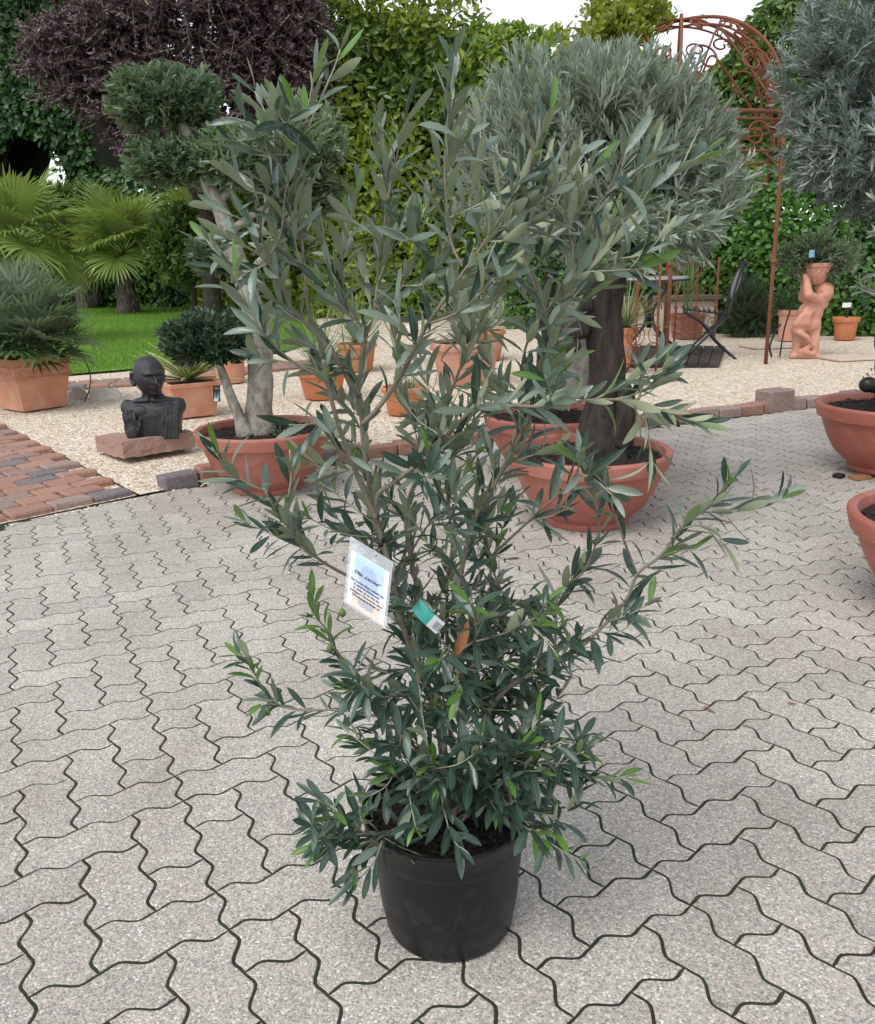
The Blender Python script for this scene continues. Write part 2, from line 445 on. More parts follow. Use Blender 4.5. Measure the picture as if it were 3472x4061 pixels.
M['bronze'] = pmat('black painted bust', (.006, .007, .009), (.018, .02, .024), 26, .34, .6, bdist=.006, bscale=55, spec=.55, stain=(.035, .037, .042), sscale=14, samt=.5)
M['granite'] = pmat('rough red granite', (.17, .085, .07), (.36, .22, .18), 70, .9, bdist=.01, bscale=40, c3=(.30, .16, .13), stain=(.4, .29, .25), sscale=7, samt=.4)
M['granite_top'] = M['granite']
M['rock'] = pmat('pale limestone', (.5, .46, .38), (.66, .63, .57), 9, .9, bdist=.02, bscale=20, stain=(.36, .31, .24), sscale=5)
M['slabstone'] = pmat('sandstone slab', (.46, .37, .29), (.54, .46, .38), 6, .9, bdist=.004, bscale=60)
M['rust'] = pmat('rusty iron', (.13, .046, .026), (.21, .08, .048), 30, .85, bdist=.002, bscale=120, c3=(.11, .045, .033), spec=.2)
M['iron'] = pmat('black wrought iron', (.012, .014, .018), (.03, .033, .04), 20, .5, bdist=.001, bscale=90)
M['tabletop'] = pmat('grey table top', (.34, .34, .36), (.45, .45, .47), 10, .3)
M['mosaic'] = pmat('chair medallion', (.16, .15, .14), (.34, .33, .32), 60, .5)
M['deck'] = pmat('weathered dark decking', (.028, .023, .02), (.07, .058, .05), 9, .85, bdist=.004, bscale=40, stretch=(1, .2, 1), objrand=.4)
M['plaster'] = pmat('cream wall render', (.44, .38, .31), (.52, .46, .39), 8, .9, bdist=.004, bscale=40, stain=(.36, .22, .17), sscale=3, samt=.4)
M['capstone'] = pmat('brown wall cap', (.09, .07, .055), (.15, .12, .10), 12, .85, bdist=.003, bscale=50)
M['plastic_black'] = pmat('black rubber', (.008, .008, .009), (.015, .015, .016), 10, .4)
M['white'] = pmat('white paper', (.72, .73, .75), (.8, .8, .82), 5, .5)
M['ink'] = pmat('black ink', (.02, .02, .03), (.03, .03, .04), 5, .6)
M['teal'] = pmat('teal plastic label', (.05, .40, .34), (.10, .50, .43), 20, .35)
M['tagblue'] = pmat('printed blue leaf', (.13, .36, .48), (.2, .45, .55), 30, .5)
M['green_tape'] = pmat('green tie tape', (.02, .36, .2), (.04, .42, .24), 20, .4)
M['dead_leaf'] = pmat('dry brown leaf', (.22, .085, .035), (.33, .14, .06), 30, .7)
M['pale_leaf'] = pmat('fallen pale leaf', (.42, .45, .32), (.5, .52, .4), 30, .6)
M['fruit'] = pmat('green olive fruit', (.08, .14, .03), (.14, .2, .05), 30, .3)
M['hedge_core'] = pmat('painted hedge shade', (.01, .014, .006), (.03, .035, .014), 6, 1.0, bdist=.1, bscale=9)  # very dark so the core passes for shade inside the foliage
M['darkwood'] = pmat('dark stained board', (.02, .014, .012), (.04, .03, .025), 12, .7)
M['wood'] = pmat('wood wedge', (.24, .11, .05), (.32, .16, .08), 20, .8)
# foliage
M['olive_leaf'] = leafmat('olive leaf', (.02, .05, .036), (.055, .10, .074), (.34, .38, .24), .3, .7, .14, vein=(.15, .21, .13), wet=.5)
M['olive_sheen'] = leafmat('olive leaf with painted sheen', (.11, .16, .12), (.22, .28, .225), (.38, .42, .28), .32, .7, .12, vein=(.26, .31, .23), wet=.5)  # paler copy for upper leaves, sky gloss put into the base colour
M['olive_young'] = leafmat('young olive leaf', (.075, .17, .03), (.13, .25, .05), (.26, .34, .16), .38, .5, .28, vein=(.25, .36, .13), wet=.4)
M['olive_grey'] = leafmat('grey olive leaf', (.11, .16, .125), (.31, .37, .31), (.42, .47, .39), .45, .5, .15)
M['olive_blue'] = leafmat('blue grey olive leaf', (.08, .12, .11), (.21, .26, .235), (.32, .37, .33), .45, .5, .12)
M['olive_pad'] = leafmat('clipped olive leaf', (.03, .07, .04), (.11, .18, .085), (.22, .29, .16), .4, .5, .15)
M['olive_pad_pale'] = leafmat('pale clipped olive leaf', (.06, .12, .06), (.2, .28, .14), (.3, .37, .24), .42, .5, .18)
M['olive_pad_dark'] = leafmat('dark clipped olive leaf', (.018, .045, .024), (.035, .075, .035), (.12, .17, .1), .38, .5, .1)
M['laurel'] = leafmat('laurel leaf', (.10, .16, .014), (.26, .33, .03), (.2, .26, .06), .38, .5, .3)
M['laurel_dark'] = leafmat('dark laurel leaf', (.04, .09, .014), (.11, .19, .03), (.12, .17, .05), .36, .5, .22)
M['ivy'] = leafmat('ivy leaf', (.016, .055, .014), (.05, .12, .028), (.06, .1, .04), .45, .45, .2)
M['ivy_lit'] = leafmat('lit ivy leaf', (.04, .12, .02), (.11, .24, .04), (.11, .18, .05), .45, .45, .25)  # lighter copy of the ivy leaf, light on it put into the colour
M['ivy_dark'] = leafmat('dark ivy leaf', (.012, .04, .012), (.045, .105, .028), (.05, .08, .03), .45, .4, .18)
M['plum'] = leafmat('purple plum leaf', (.028, .012, .018), (.115, .062, .08), (.16, .10, .12), .42, .5, .14)
M['vine'] = leafmat('yellow green vine leaf', (.16, .22, .02), (.3, .34, .03), (.25, .3, .06), .5, .4, .35)
M['palm'] = leafmat('fan palm leaf', (.11, .18, .035), (.26, .33, .09), (.2, .26, .08), .42, .5, .25)
M['palm_yellow'] = leafmat('yellowing palm leaf', (.22, .24, .03), (.32, .32, .05), (.25, .26, .06), .45, .4, .3)
M['dwarf_palm'] = leafmat('dwarf fan palm leaf', (.035, .085, .03), (.11, .185, .075), (.2, .26, .17), .28, .8, .15)
M['grass_leaf'] = leafmat('grey green grass leaf', (.11, .17, .055), (.2, .27, .11), (.18, .24, .11), .5, .4, .2)
M['agave'] = leafmat('blue green spiky leaf', (.14, .2, .15), (.24, .3, .23), (.22, .28, .21), .5, .4, .1)
M['needle'] = leafmat('rosemary leaf', (.03, .06, .025), (.07, .11, .05), (.1, .13, .08), .5, .3, .1)
M['turf_blade'] = leafmat('grass blade', (.10, .22, .026), (.21, .36, .055), (.14, .26, .04), .5, .3, .3)

# ------------------------------------------------------------------ ground, paving, gravel, lawn
rng = np.random.default_rng(7)
random.seed(7)
def sheet(name, pts, z, mat, kind='structure', parent=None):
    V = [(p[0], p[1], z) for p in pts]
    me = mesh_from(name, V, [tuple(range(len(V)))], mat)
    if me.polygons[0].normal.z < 0: me.flip_normals()
    o = bpy.data.objects.new(name, me); finish(o, parent, (0, 0, 0))
    if parent is None: tag(o, kind=kind)
    return o
def inside(p, poly):
    x, y = p[0], p[1]; c = False; n = len(poly)
    for i in range(n):
        x1, y1 = poly[i][:2]; x2, y2 = poly[(i + 1) % n][:2]
        if (y1 > y) != (y2 > y) and x < (x2 - x1) * (y - y1) / (y2 - y1) + x1: c = not c
    return c
GZ = 0.02                                                   # gravel level
sheet('ground', [(-400, -300), (400, -300), (400, 500), (-400, 500)], -0.06, M['earth'])
EDGE = [(-7.0, -0.6), (-2.08, 4.02), (-1.57, 4.49), (-1.20, 4.80), (-0.66, 5.12), (0.37, 5.68), (1.51, 6.08), (2.88, 6.66), (5.2, 7.7), (9.0, 9.6)]
PAVE = EDGE + [(9, -3), (-7, -3)]
pavement = sheet('pavement', PAVE, -0.0017, M['joint'])
U, LAT = 0.1125, 0.4452418
LO = np.array([-0.4005001, 1.33930909])
LI = np.array([math.cos(LAT), math.sin(LAT)]); LJ = np.array([-math.sin(LAT), math.cos(LAT)])
def uni_edge(p, q, n=9):
    """one zigzag edge of the interlocking paver, first bending left then right"""
    p = np.array(p, float); q = np.array(q, float); d = q - p; nrm = np.array([-d[1], d[0]])
    key = [(0, 0), (.10, .035), (.22, .088), (.30, .10), (.40, .062), (.50, 0), (.60, -.062), (.70, -.10), (.78, -.088), (.90, -.035)]
    return [p + d * t + nrm * a for t, a in key]
def paver_mesh(cells, name):
    (i0, j0), (i1, j1) = cells
    c = [(i0, j0), (i1 + 1, j0), (i1 + 1, j1 + 1), (i0, j1 + 1)]
    walk = []
    for k in range(4):
        a, b = np.array(c[k]), np.array(c[(k + 1) % 4]); n = int(abs(b - a).sum()); s = (b - a) // n
        for t in range(n): walk += uni_edge(a + s * t, a + s * (t + 1))
    P = np.array(walk) * U
    P -= np.array([(i0 + i1 + 1) / 2, (j0 + j1 + 1) / 2]) * U
    T = unit(np.roll(P, -1, 0) - np.roll(P, 1, 0)); N = np.stack([-T[:, 1], T[:, 0]], 1)   # inward for ccw walk
    out = P + N * .0029; mid = P + N * .0031; top = P + N * .0044
    n = len(P)
    V = [(x, y, -.03) for x, y in out] + [(x, y, -.0012) for x, y in mid] + [(x, y, 0) for x, y in top]
    F = [(r * n + k, r * n + (k + 1) % n, (r + 1) * n + (k + 1) % n, (r + 1) * n + k) for r in range(2) for k in range(n)]
    F.append(tuple(2 * n + k for k in range(n)))
    return mesh_from(name, V, F, M['paver'])
ME_FULL = paver_mesh([(0, 0), (1, 0)], 'paver'); ME_HALF = paver_mesh([(0, 0), (0, 0)], 'paver_half')
def lat(i, j): return LO + U * (LI * i + LJ * j)
tiles = []
for i in range(-56, 64):
    strip = math.floor(i / 7); ph = 2 if strip % 2 else 0
    lo, hi = strip * 7, strip * 7 + 6
    for j in range(-26, 84):
        c = (i - j - ph) % 4
        if c == 0:
            if i + 1 <= hi: tiles.append((i + 1, j + .5, 0, 'F'))
            else: tiles.append((i + .5, j + .5, 0, 'H'))
        elif c == 1:
            if i - 1 < lo: tiles.append((i + .5, j + .5, 0, 'H'))
        elif c == 3: tiles.append((i + .5, j + 1, PI / 2, 'F'))
keep = []
for (a, b, r, k) in tiles:
    p = lat(a, b)
    if not inside(p, PAVE) or p[1] < .55: continue
    px, py, z = project((p[0], p[1], 0))
    if z < .2 or px < -420 or px > 2190 or py > 2500: continue
    vis = 0 <= px <= 1771 and py <= 2071
    keep.append(((1e6 if vis else 0) + 1 / z, p, r, k))
keep.sort(key=lambda t: -t[0])
EP = np.array(EDGE)
def edge_cut(me, p, r):
    """cut a paver along the pavement edge where it crosses it"""
    hit = None
    for a, b in zip(EP[:-1], EP[1:]):
        d = (b - a) / np.linalg.norm(b - a); n = np.array([-d[1], d[0]])
        s = (p - a) @ d
        if -.1 < s < np.linalg.norm(b - a) + .1 and (a - p) @ n < .14 : hit = (a, n)
    return hit
rest = G()
for idx, (s, p, r, k) in enumerate(keep):
    me = ME_FULL if k == 'F' else ME_HALF
    Mx = Matrix.Translation((p[0], p[1], random.uniform(-.0005, .0006))) @ Matrix.Rotation(LAT + r + random.gauss(0, .006), 4, 'Z') @ Matrix.Rotation(random.gauss(0, .0025), 4, 'X') @ Matrix.Rotation(random.gauss(0, .0025), 4, 'Y')
    h = edge_cut(me, p, r)
    if h is not None or idx >= 300:
        bm = bmesh.new(); bm.from_mesh(me); bm.transform(Mx)
        if h is not None:
            a, n = h
            g = bmesh.ops.bisect_plane(bm, geom=bm.verts[:] + bm.edges[:] + bm.faces[:], plane_co=(a[0] - n[0] * .012, a[1] - n[1] * .012, 0), plane_no=(n[0], n[1], 0), clear_outer=True)
            ed = [e for e in g['geom_cut'] if isinstance(e, bmesh.types.BMEdge)]
            if ed: bmesh.ops.holes_fill(bm, edges=ed)
        if not bm.verts: bm.free(); continue
        if idx >= 300:
            bm.verts.index_update(); rest.add([v.co[:] for v in bm.verts], [[v.index for v in f.verts] for f in bm.faces]); bm.free(); continue
        me = bpy.data.meshes.new('paver_cut'); bm.to_mesh(me); bm.free(); me.materials.append(M['paver']) if not me.materials else None
        Mx = Matrix.Identity(4)
    o = bpy.data.objects.new('paver', me); COL.objects.link(o); o.parent = pavement; o.matrix_local = Mx
o = rest.build('pavers', M['paver'], pavement, smooth=False); tag(o, kind='stuff')

# brick shapes shared by paths and kerbs
def brick_mesh(seed, sx, sy, sz):
    rs = np.random.default_rng(seed)
    bm = bmesh.new(); bmesh.ops.create_cube(bm, size=1.0); bmesh.ops.scale(bm, vec=(sx, sy, sz), verts=bm.verts)
    bmesh.ops.bevel(bm, geom=bm.edges[:], offset=.011, segments=1, affect='EDGES')
    for v in bm.verts: v.co += Vector(rs.normal(0, .0022, 3))
    me = bpy.data.meshes.new('brick'); bm.to_mesh(me); bm.free(); me.materials.append(M['brick']); return me
BRICKS = [brick_mesh(k, .204, .134, .07) for k in range(5)]
def put(name, me, loc, yaw, parent, tilt=.02, zj=.003):
    o = bpy.data.objects.new(name, me); COL.objects.link(o); o.parent = parent
    o.matrix_local = Matrix.Translation(Vector(loc) - Vector(ORG[parent.name]) + Vector((0, 0, random.gauss(0, zj)))) @ Matrix.Rotation(yaw + random.gauss(0, .012), 4, 'Z') @ Matrix.Rotation(random.gauss(0, tilt), 4, 'X') @ Matrix.Rotation(random.gauss(0, tilt), 4, 'Y')
    return o
O1 = np.array([-1.585, 4.50]); E1 = unit(np.array([-2.08, 4.02]) - O1); E2 = unit(np.array([-3.38, 6.78]) - O1)
yaw1 = math.atan2(-E1[1], -E1[0])
path_poly = [O1, O1 + E1 * 3.2, O1 + E1 * 3.2 + E2 * 3.4, O1 + E2 * 3.4]
brick_path = sheet('brick_path', path_poly, .004, M['gravelbed'])
for r in range(24):
    for cidx in range(15):
        c = O1 + E1 * (.112 + cidx * .216 + (.108 if r % 2 else 0) + random.gauss(0, .003)) + E2 * (.085 + r * .146 + random.gauss(0, .003))
        px, py, z = project((c[0], c[1], 0))
        if z < 1 or px < -350: continue
        put('brick', random.choice(BRICKS), (c[0], c[1], .0), yaw1, brick_path)
S0, S1, S2 = ground(137, 788, GZ)[:2], ground(330, 776, GZ)[:2], ground(575, 748, GZ)[:2]
def strip_rows(parent, A, B, rows, skip=0):
    d = unit(B - A); n = np.array([-d[1], d[0]]); L = np.linalg.norm(B - A)
    for r in range(rows):
        s = .05 * r
        while s < L:
            c = A + d * (s + .11) + n * (.08 + r * .18)
            put('brick', random.choice(BRICKS), (c[0], c[1], .012), math.atan2(d[1], d[0]) , parent).scale = (1, 1.25, 1)
            s += .222
lawn_edge = sheet('brick_edging', [S0 + (S0 - S1) * 1.0, S1, S2, S2 + (S2 - S1) * .9, S2 + (S2 - S1) * .9 + np.array([-.3, .75]), S2 + np.array([-.3, .6]), S1 + np.array([-.3, .6]), S0 + (S0 - S1) + np.array([-.3, .6])], GZ + .006, M['gravelbed'])
strip_rows(lawn_edge, S0 + (S0 - S1) * .8, S1, 3); strip_rows(lawn_edge, S1, S2 + (S2 - S1) * .6, 3)

kerb = thing('kerb', None, None, (0.5, 5.7, 0)); tag(kerb, kind='structure')
KST = [brick_mesh(20 + k, .20, .115, .115) for k in range(4)]
kp = resample(np.array([(x, y, 0) for x, y in [(-1.50, 4.63), (-1.20, 4.86), (-0.66, 5.185), (0.37, 5.745), (1.51, 6.145), (2.88, 6.725), (5.2, 7.76), (7, 8.6)]], float), .207)
for k, (a, b) in enumerate(zip(kp[:-1], kp[1:])):
    c = (a + b) / 2; d = b - a
    put('kerb_stone', KST[k % 4], (c[0], c[1], .018), math.atan2(d[1], d[0]), kerb, .03, .007)
bs = ground(1572, 832, 0)
big = put('kerb_stone', brick_mesh(40, .24, .17, .17), (bs[0], bs[1] + .06, .075), LAT, kerb, .03); big['label'] = 'taller grey cobble standing proud of the kerb row'

GRAV = [(-1.57, 4.495), (-1.20, 4.81), (-0.66, 5.18), (0.37, 5.74), (1.51, 6.14), (2.88, 6.72), (5.2, 7.76), (9.0, 9.7), (9.5, 13.5), (3, 19), (-3, 26), (-16, 34), (-16, 12), tuple(O1 + E2 * 3.5 + np.array([-3, -1])), tuple(O1 + E2 * 3.5), ]
gravel_bed = sheet('gravel_bed', GRAV, GZ - .012, M['gravelbed'])
LAWN = [ground(-150, 776, GZ)[:2], ground(139, 759, GZ)[:2], ground(274, 748, GZ)[:2], ground(496, 723, GZ)[:2], ground(575, 712, GZ)[:2], ground(640, 690, GZ)[:2], ground(640, 640, GZ)[:2], ground(560, 622, GZ)[:2], (-14, 31), (-18, 26), (-13, 11)]
lawn = sheet('lawn', LAWN, GZ + .012, M['lawn'])

def pebble_nodes(name, density, smin, smax, mat, flat, seed):
    ng = bpy.data.node_groups.new(name, 'GeometryNodeTree')
    ng.interface.new_socket('Geometry', in_out='INPUT', socket_type='NodeSocketGeometry')
    ng.interface.new_socket('Geometry', in_out='OUTPUT', socket_type='NodeSocketGeometry')
    n, l = ng.nodes, ng.links
    gi, go = n.new('NodeGroupInput'), n.new('NodeGroupOutput')
    dp = n.new('GeometryNodeDistributePointsOnFaces'); dp.inputs['Density'].default_value = density; dp.inputs['Seed'].default_value = seed
    ico = n.new('GeometryNodeMeshIcoSphere'); ico.inputs['Radius'].default_value = 1; ico.inputs['Subdivisions'].default_value = 1
    sp = n.new('GeometryNodeSetPosition'); nz = n.new('ShaderNodeTexNoise'); nz.inputs['Scale'].default_value = 1.3
    vm = n.new('ShaderNodeVectorMath'); vm.operation = 'SUBTRACT'; vm.inputs[1].default_value = (.5, .5, .5)
    vs = n.new('ShaderNodeVectorMath'); vs.operation = 'SCALE'; vs.inputs['Scale'].default_value = 1.1
    l.new(nz.outputs[1] if len(nz.outputs) > 1 else nz.outputs[0], vm.inputs[0]); l.new(vm.outputs[0], vs.inputs[0]); l.new(vs.outputs[0], sp.inputs['Offset'])
    l.new(ico.outputs[0], sp.inputs['Geometry'])
    sm = n.new('GeometryNodeSetMaterial'); sm.inputs['Material'].default_value = mat; l.new(sp.outputs[0], sm.inputs['Geometry'])
    io = n.new('GeometryNodeInstanceOnPoints'); l.new(dp.outputs['Points'], io.inputs['Points']); l.new(sm.outputs[0], io.inputs['Instance'])
    rr = n.new('FunctionNodeRandomValue'); rr.data_type = 'FLOAT_VECTOR'; rr.inputs['Min'].default_value = (-.5, -.5, 0); rr.inputs['Max'].default_value = (.5, .5, 6.28)
    rs = n.new('FunctionNodeRandomValue'); rs.data_type = 'FLOAT_VECTOR'; rs.inputs['Min'].default_value = (smin, smin * .7, smin * flat); rs.inputs['Max'].default_value = (smax, smax * .8, smax * flat); rs.inputs['Seed'].default_value = 5
    l.new(rr.outputs[0], io.inputs['Rotation']); l.new(rs.outputs[0], io.inputs['Scale'])
    l.new(io.outputs[0], go.inputs[0])
    return ng
def pebbles(name, poly, z, density, smin, smax, seed=1):
    o = sheet(name, poly, z, M['pebble'], kind='stuff')
    md = o.modifiers.new('stones', 'NODES'); md.node_group = pebble_nodes(name, density, smin, smax, M['pebble'], .6, seed)
    return o
pebbles('gravel', [(-1.60, 4.56), (-1.20, 4.91), (-0.66, 5.23), (0.37, 5.80), (1.51, 6.20), (2.88, 6.78), (4.6, 7.5), (5.0, 8.6), (-4.6, 8.6), (-4.4, 7.5), tuple(O1 + E2 * 3.2)], GZ - .004, 3600, .007, .0125)
pebbles('gravel', [(-2.2, 8.6), (5.0, 8.6), (7.5, 12.6), (4, 14.0), (0, 17), (-1.8, 14), tuple(S2), tuple(S1)], GZ - .004, 1500, .009, .017, 2)
pebbles('gravel', [tuple(S1), (-2.2, 8.6), (-4.6, 8.6), tuple(S0 + (S0 - S1))], GZ - .004, 2600, .008, .014, 3)
# a few stray pebbles lie on the paving along the edge
g = G()
for k in range(70):
    s = rng.uniform(0, .98); q = np.array(EDGE[1]) * (1 - s) + np.array(EDGE[3]) * s if rng.random() < .6 else np.array(EDGE[3]) * (1 - s) + np.array(EDGE[6]) * s
    p = q + np.array([rng.uniform(0, .05), -abs(rng.normal(0, .045))])
    r = rng.uniform(.004, .009); g.ell((p[0], p[1], r * .5), (r, r * .8, r * .55), nu=6, nv=4)
tag(g.build('gravel', M['pebble'], None, (0, 5, 0), smooth=False), kind='stuff')
# grass blades on the lawn
LP = np.array([p for p in ((rng.uniform(-14, -1), rng.uniform(9.5, 29)) for _ in range(190000)) if inside(p, LAWN)])
keepm = rng.random(len(LP)) < np.clip(12.0 / LP[:, 1], .25, 1); LP = LP[keepm]
nb = len(LP); a = rng.uniform(0, PI, nb); h = rng.uniform(.025, .055, nb); wd = rng.uniform(.006, .012, nb)
B = np.stack([LP[:, 0], LP[:, 1], np.full(nb, GZ + .012)], 1); sx = np.stack([np.cos(a) * wd, np.sin(a) * wd, 0 * a], 1)
tip = B + np.stack([rng.normal(0, .015, nb), rng.normal(0, .015, nb), h], 1)
V = np.stack([B - sx, B + sx, tip], 1).reshape(-1, 3); F = np.arange(nb * 3).reshape(-1, 3)
o = bpy.data.objects.new('grass', mesh_from('grass', V, F, M['turf_blade'])); finish(o, None, (0, 0, 0)); tag(o, kind='stuff')

# ------------------------------------------------------------------ leaves
def leaf_template(st, bend, fold, twist=0):
    """st: (t, half width) stations along a unit leaf; three vertices per station"""
    V, uv = [], []
    for t, hw in st:
        zc = -bend * t * t; a = twist * t
        for s in (-1, 0, 1):
            x = s * hw; z = fold * abs(s) * hw
            V.append((x * math.cos(a), t, zc, z + x * math.sin(a))); uv.append((.5 + s * .5, t))
    F = []
    for i in range(len(st) - 1):
        b = i * 3
        F += [(b, b + 1, b + 4, b + 3), (b + 1, b + 2, b + 5, b + 4)]
    return np.array(V), np.array(F), np.array(uv)
OL = [(0, .04), (.07, .06), (.2, .27), (.4, .46), (.6, .5), (.78, .42), (.9, .26), (.97, .11), (1, .01)]
NEAR = [leaf_template(OL, b, f, tw) for b, f, tw in ((.03, .25, 0), (.14, .4, .5), (-.08, .2, -.4), (.26, .35, .3), (.07, .6, -.8), (.0, .15, .9), (-.2, .3, .4), (.4, .5, .0))]
def card_leaf(w1, w2, bend, fold):
    """light leaf: six corners round a creased midrib"""
    V = np.array([(0, 0, 0, 0), (w1, .3, -bend * .09, fold * w1), (w2, .68, -bend * .46, fold * w2), (0, 1, -bend, 0), (-w2, .68, -bend * .46, fold * w2), (-w1, .3, -bend * .09, fold * w1)])
    return V, np.array([(0, 1, 2), (0, 2, 3), (0, 3, 4), (0, 4, 5)]), np.stack([V[:, 0] + .5, V[:, 1]], 1)
FAR = [card_leaf(.46, .44, b, .6) for b in (.05, .18, -.06)]
OVAL = [card_leaf(.45, .46, b, .45) for b in (.08, .22, .0)]
IVYT = [card_leaf(.52, .36, b, .2) for b in (.1, .25, 0)]
def frames(D, N):
    D = unit(D); N = N - D * np.sum(N * D, 1, keepdims=True); N = unit(N); X = np.cross(D, N)
    return X, D, N
def place(tv, P, D, N, L, W):
    X, Y, Z = frames(D, N)
    return (P[:, None, :] + tv[None, :, 0, None] * (X * W[:, None])[:, None, :] + tv[None, :, 1, None] * (Y * L[:, None])[:, None, :] + tv[None, :, 2, None] * (Z * L[:, None])[:, None, :] + tv[None, :, 3, None] * (Z * W[:, None])[:, None, :])
def foliage(name, lv, temps, mats, parent, origin=(0, 0, 0), uv=False, sel=None, kind='stuff', split_rng=None):
    P, D, N, L, W, K = lv
    if sel is not None: P, D, N, L, W, K = (q[sel] for q in lv)
    Vs, Fs, Us, Ms = [], [], [], []; n = 0
    which = (np.arange(len(P)) * 2654435761 % 1000) % len(temps)
    for k, (tv, tf, tu) in enumerate(temps):
        m = which == k
        if not m.any(): continue
        V = place(tv, P[m], D[m], N[m], L[m], W[m]); c = len(V)
        Vs.append(V.reshape(-1, 3)); Fs.append((tf[None] + (np.arange(c) * len(tv))[:, None, None] + n).reshape(-1, tf.shape[1])); n += c * len(tv)
        Us.append(np.tile(tu, (c, 1))); Ms.append(np.repeat(K[m], len(tf)))
    V = np.vstack(Vs) - org_of(parent, origin)
    me = mesh_from(name, V, np.vstack(Fs), mats, True, np.vstack(Us) if uv else None, np.concatenate(Ms) if isinstance(mats, (list, tuple)) and len(mats) > 1 else None)
    o = bpy.data.objects.new(name, me); finish(o, parent, origin)
    if kind: tag(o, kind=kind)
    return o
LEAF_ME = {}
def leaf_objects(name, lv, idx, temps, mats, parent, uv=True, key='near'):
    P, D, N, L, W, K = lv; X, Y, Z = frames(D, N)
    for i in idx:
        t = int(i) % len(temps); kk = (key, t, int(K[i]))
        if kk not in LEAF_ME:
            tv, tf, tu = temps[t]; LEAF_ME[kk] = mesh_from('leaf', np.column_stack([tv[:, 0], tv[:, 1], tv[:, 2] + tv[:, 3] * float(np.mean(W / L))]), tf, mats[int(K[i])], True, tu)
        o = bpy.data.objects.new(name, LEAF_ME[kk]); COL.objects.link(o); o.parent = parent
        p = P[i] - ORG[parent.name]; x, y, z = X[i] * W[i], Y[i] * L[i], Z[i] * L[i]
        o.matrix_local = Matrix(((x[0], y[0], z[0], p[0]), (x[1], y[1], z[1], p[1]), (x[2], y[2], z[2], p[2]), (0, 0, 0, 1)))
def largest(lv, n, margin=20):
    P, D, N, L, W, K = lv
    C = P + unit(D) * L[:, None] * .5; d = C - CAMP; z = d @ _f
    px = 885.5 + 1771 * FOCAL * (d @ CR) / z; py = 1035.7 - 1771 * FOCAL * (d @ CU) / z
    ok = (px > -margin) & (px < 1771 + margin) & (py > -margin) & (py < 2071 + margin)
    _, _, Z = frames(D, N)
    s = L * W / z ** 2 * (.25 + np.abs(np.sum(Z * unit(d), 1))) * ok
    # leaves nearer than most count first: those behind others show less
    s = s * np.exp(-(z - z.min()) * .8)
    return np.argsort(-s)[:n]
def cat(*ls): return tuple(np.concatenate([l[k] for l in ls]) for k in range(6))
def wob(d, seed=0, f=3.0, oct=3):
    s = 0; r = np.random.default_rng(seed)
    for k in range(oct):
        for _ in range(3):
            q = r.normal(0, f * 1.7 ** k, 3); s = s + np.sin(d @ q + r.uniform(0, 6)) / (1.6 ** k)
    return s / 4.5
def shoot_leaves(r, B, S, SL, nodes, L, asp, spread=.75, bendup=.0, K=0, Kyoung=None, pyoung=.2, droop=0):
    """pairs of opposite leaves along straight-ish shoots; B base, S direction, SL shoot length"""
    n = len(B); S = unit(S)
    ref = np.where(np.abs(S[:, 2:3]) < .9, np.array([[0, 0, 1.0]]), np.array([[1.0, 0, 0]]))
    A = unit(np.cross(S, ref)); C = np.cross(S, A); ph = r.uniform(0, PI, n)
    out = []
    for k in range(nodes):
        t = (k + .6) / nodes
        for side in (0, PI):
            a = ph + k * PI / 2 + side + r.normal(0, .3, n)
            O = A * np.cos(a)[:, None] + C * np.sin(a)[:, None]
            sp = spread * (1.15 - .5 * t) + r.normal(0, .12, n)
            D = S * np.cos(sp)[:, None] + O * np.sin(sp)[:, None] + np.array([0, 0, 1.0]) * (bendup - droop * r.random(n))[:, None] if droop else S * np.cos(sp)[:, None] + O * np.sin(sp)[:, None] + np.array([0, 0, bendup])
            D = unit(D); N = S - D * np.sum(S * D, 1, keepdims=True) + np.array([0, 0, .25]) + r.normal(0, .22, (n, 3))
            P = B + S * (SL * t)[:, None]
            LL = L * r.uniform(.7, 1.15, n) * (1 - .35 * t ** 3)
            kk = np.full(n, K)
            if Kyoung is not None and k >= nodes - 2: kk = np.where(r.random(n) < pyoung, Kyoung, K)
            out.append((P, D, N, LL, LL * asp * r.uniform(.8, 1.2, n), kk))
    return cat(*out)
def ellipsoid_shoots(r, c, rad, n, sl, inner=.5, up=.5, seed=0, amp=.14, bottom=-.75, jit=.35):
    d = unit(r.normal(0, 1, (n * 3, 3))); d = d[d[:, 2] > bottom + .25 * r.random(len(d))][:n]
    n = len(d); rr = (1 + amp * wob(d, seed)) * r.uniform(inner, 1, n) ** .6
    B = np.asarray(c) + d * np.asarray(rad) * rr[:, None]
    S = unit(d * np.array([.8, .8, .6]) + np.array([0, 0, up]) + r.normal(0, jit, (n, 3)))
    SL = sl * r.uniform(.6, 1.3, n)
    return B - S * SL[:, None] * .6, S, SL
def twigs(name, B, S, SL, rad, mat, parent):
    n = len(B); ref = np.where(np.abs(S[:, 2:3]) < .9, np.array([[0, 0, 1.0]]), np.array([[1.0, 0, 0]]))
    A = unit(np.cross(S, ref)); C = np.cross(S, A); V = []
    for t, rr in ((0, rad), (1, rad * .4)):
        for a in (0, 2.1, 4.2): V.append(B + S * (SL * t)[:, None] + (A * math.cos(a) + C * math.sin(a)) * rr)
    V = np.stack(V, 1).reshape(-1, 3) - ORG[parent.name]
    F = np.array([(k, (k + 1) % 3, 3 + (k + 1) % 3, 3 + k) for k in range(3)])
    F = (F[None] + (np.arange(n) * 6)[:, None, None]).reshape(-1, 4)
    o = bpy.data.objects.new(name, mesh_from(name, V, F, mat)); finish(o, parent, None); tag(o, kind='stuff')
    return o

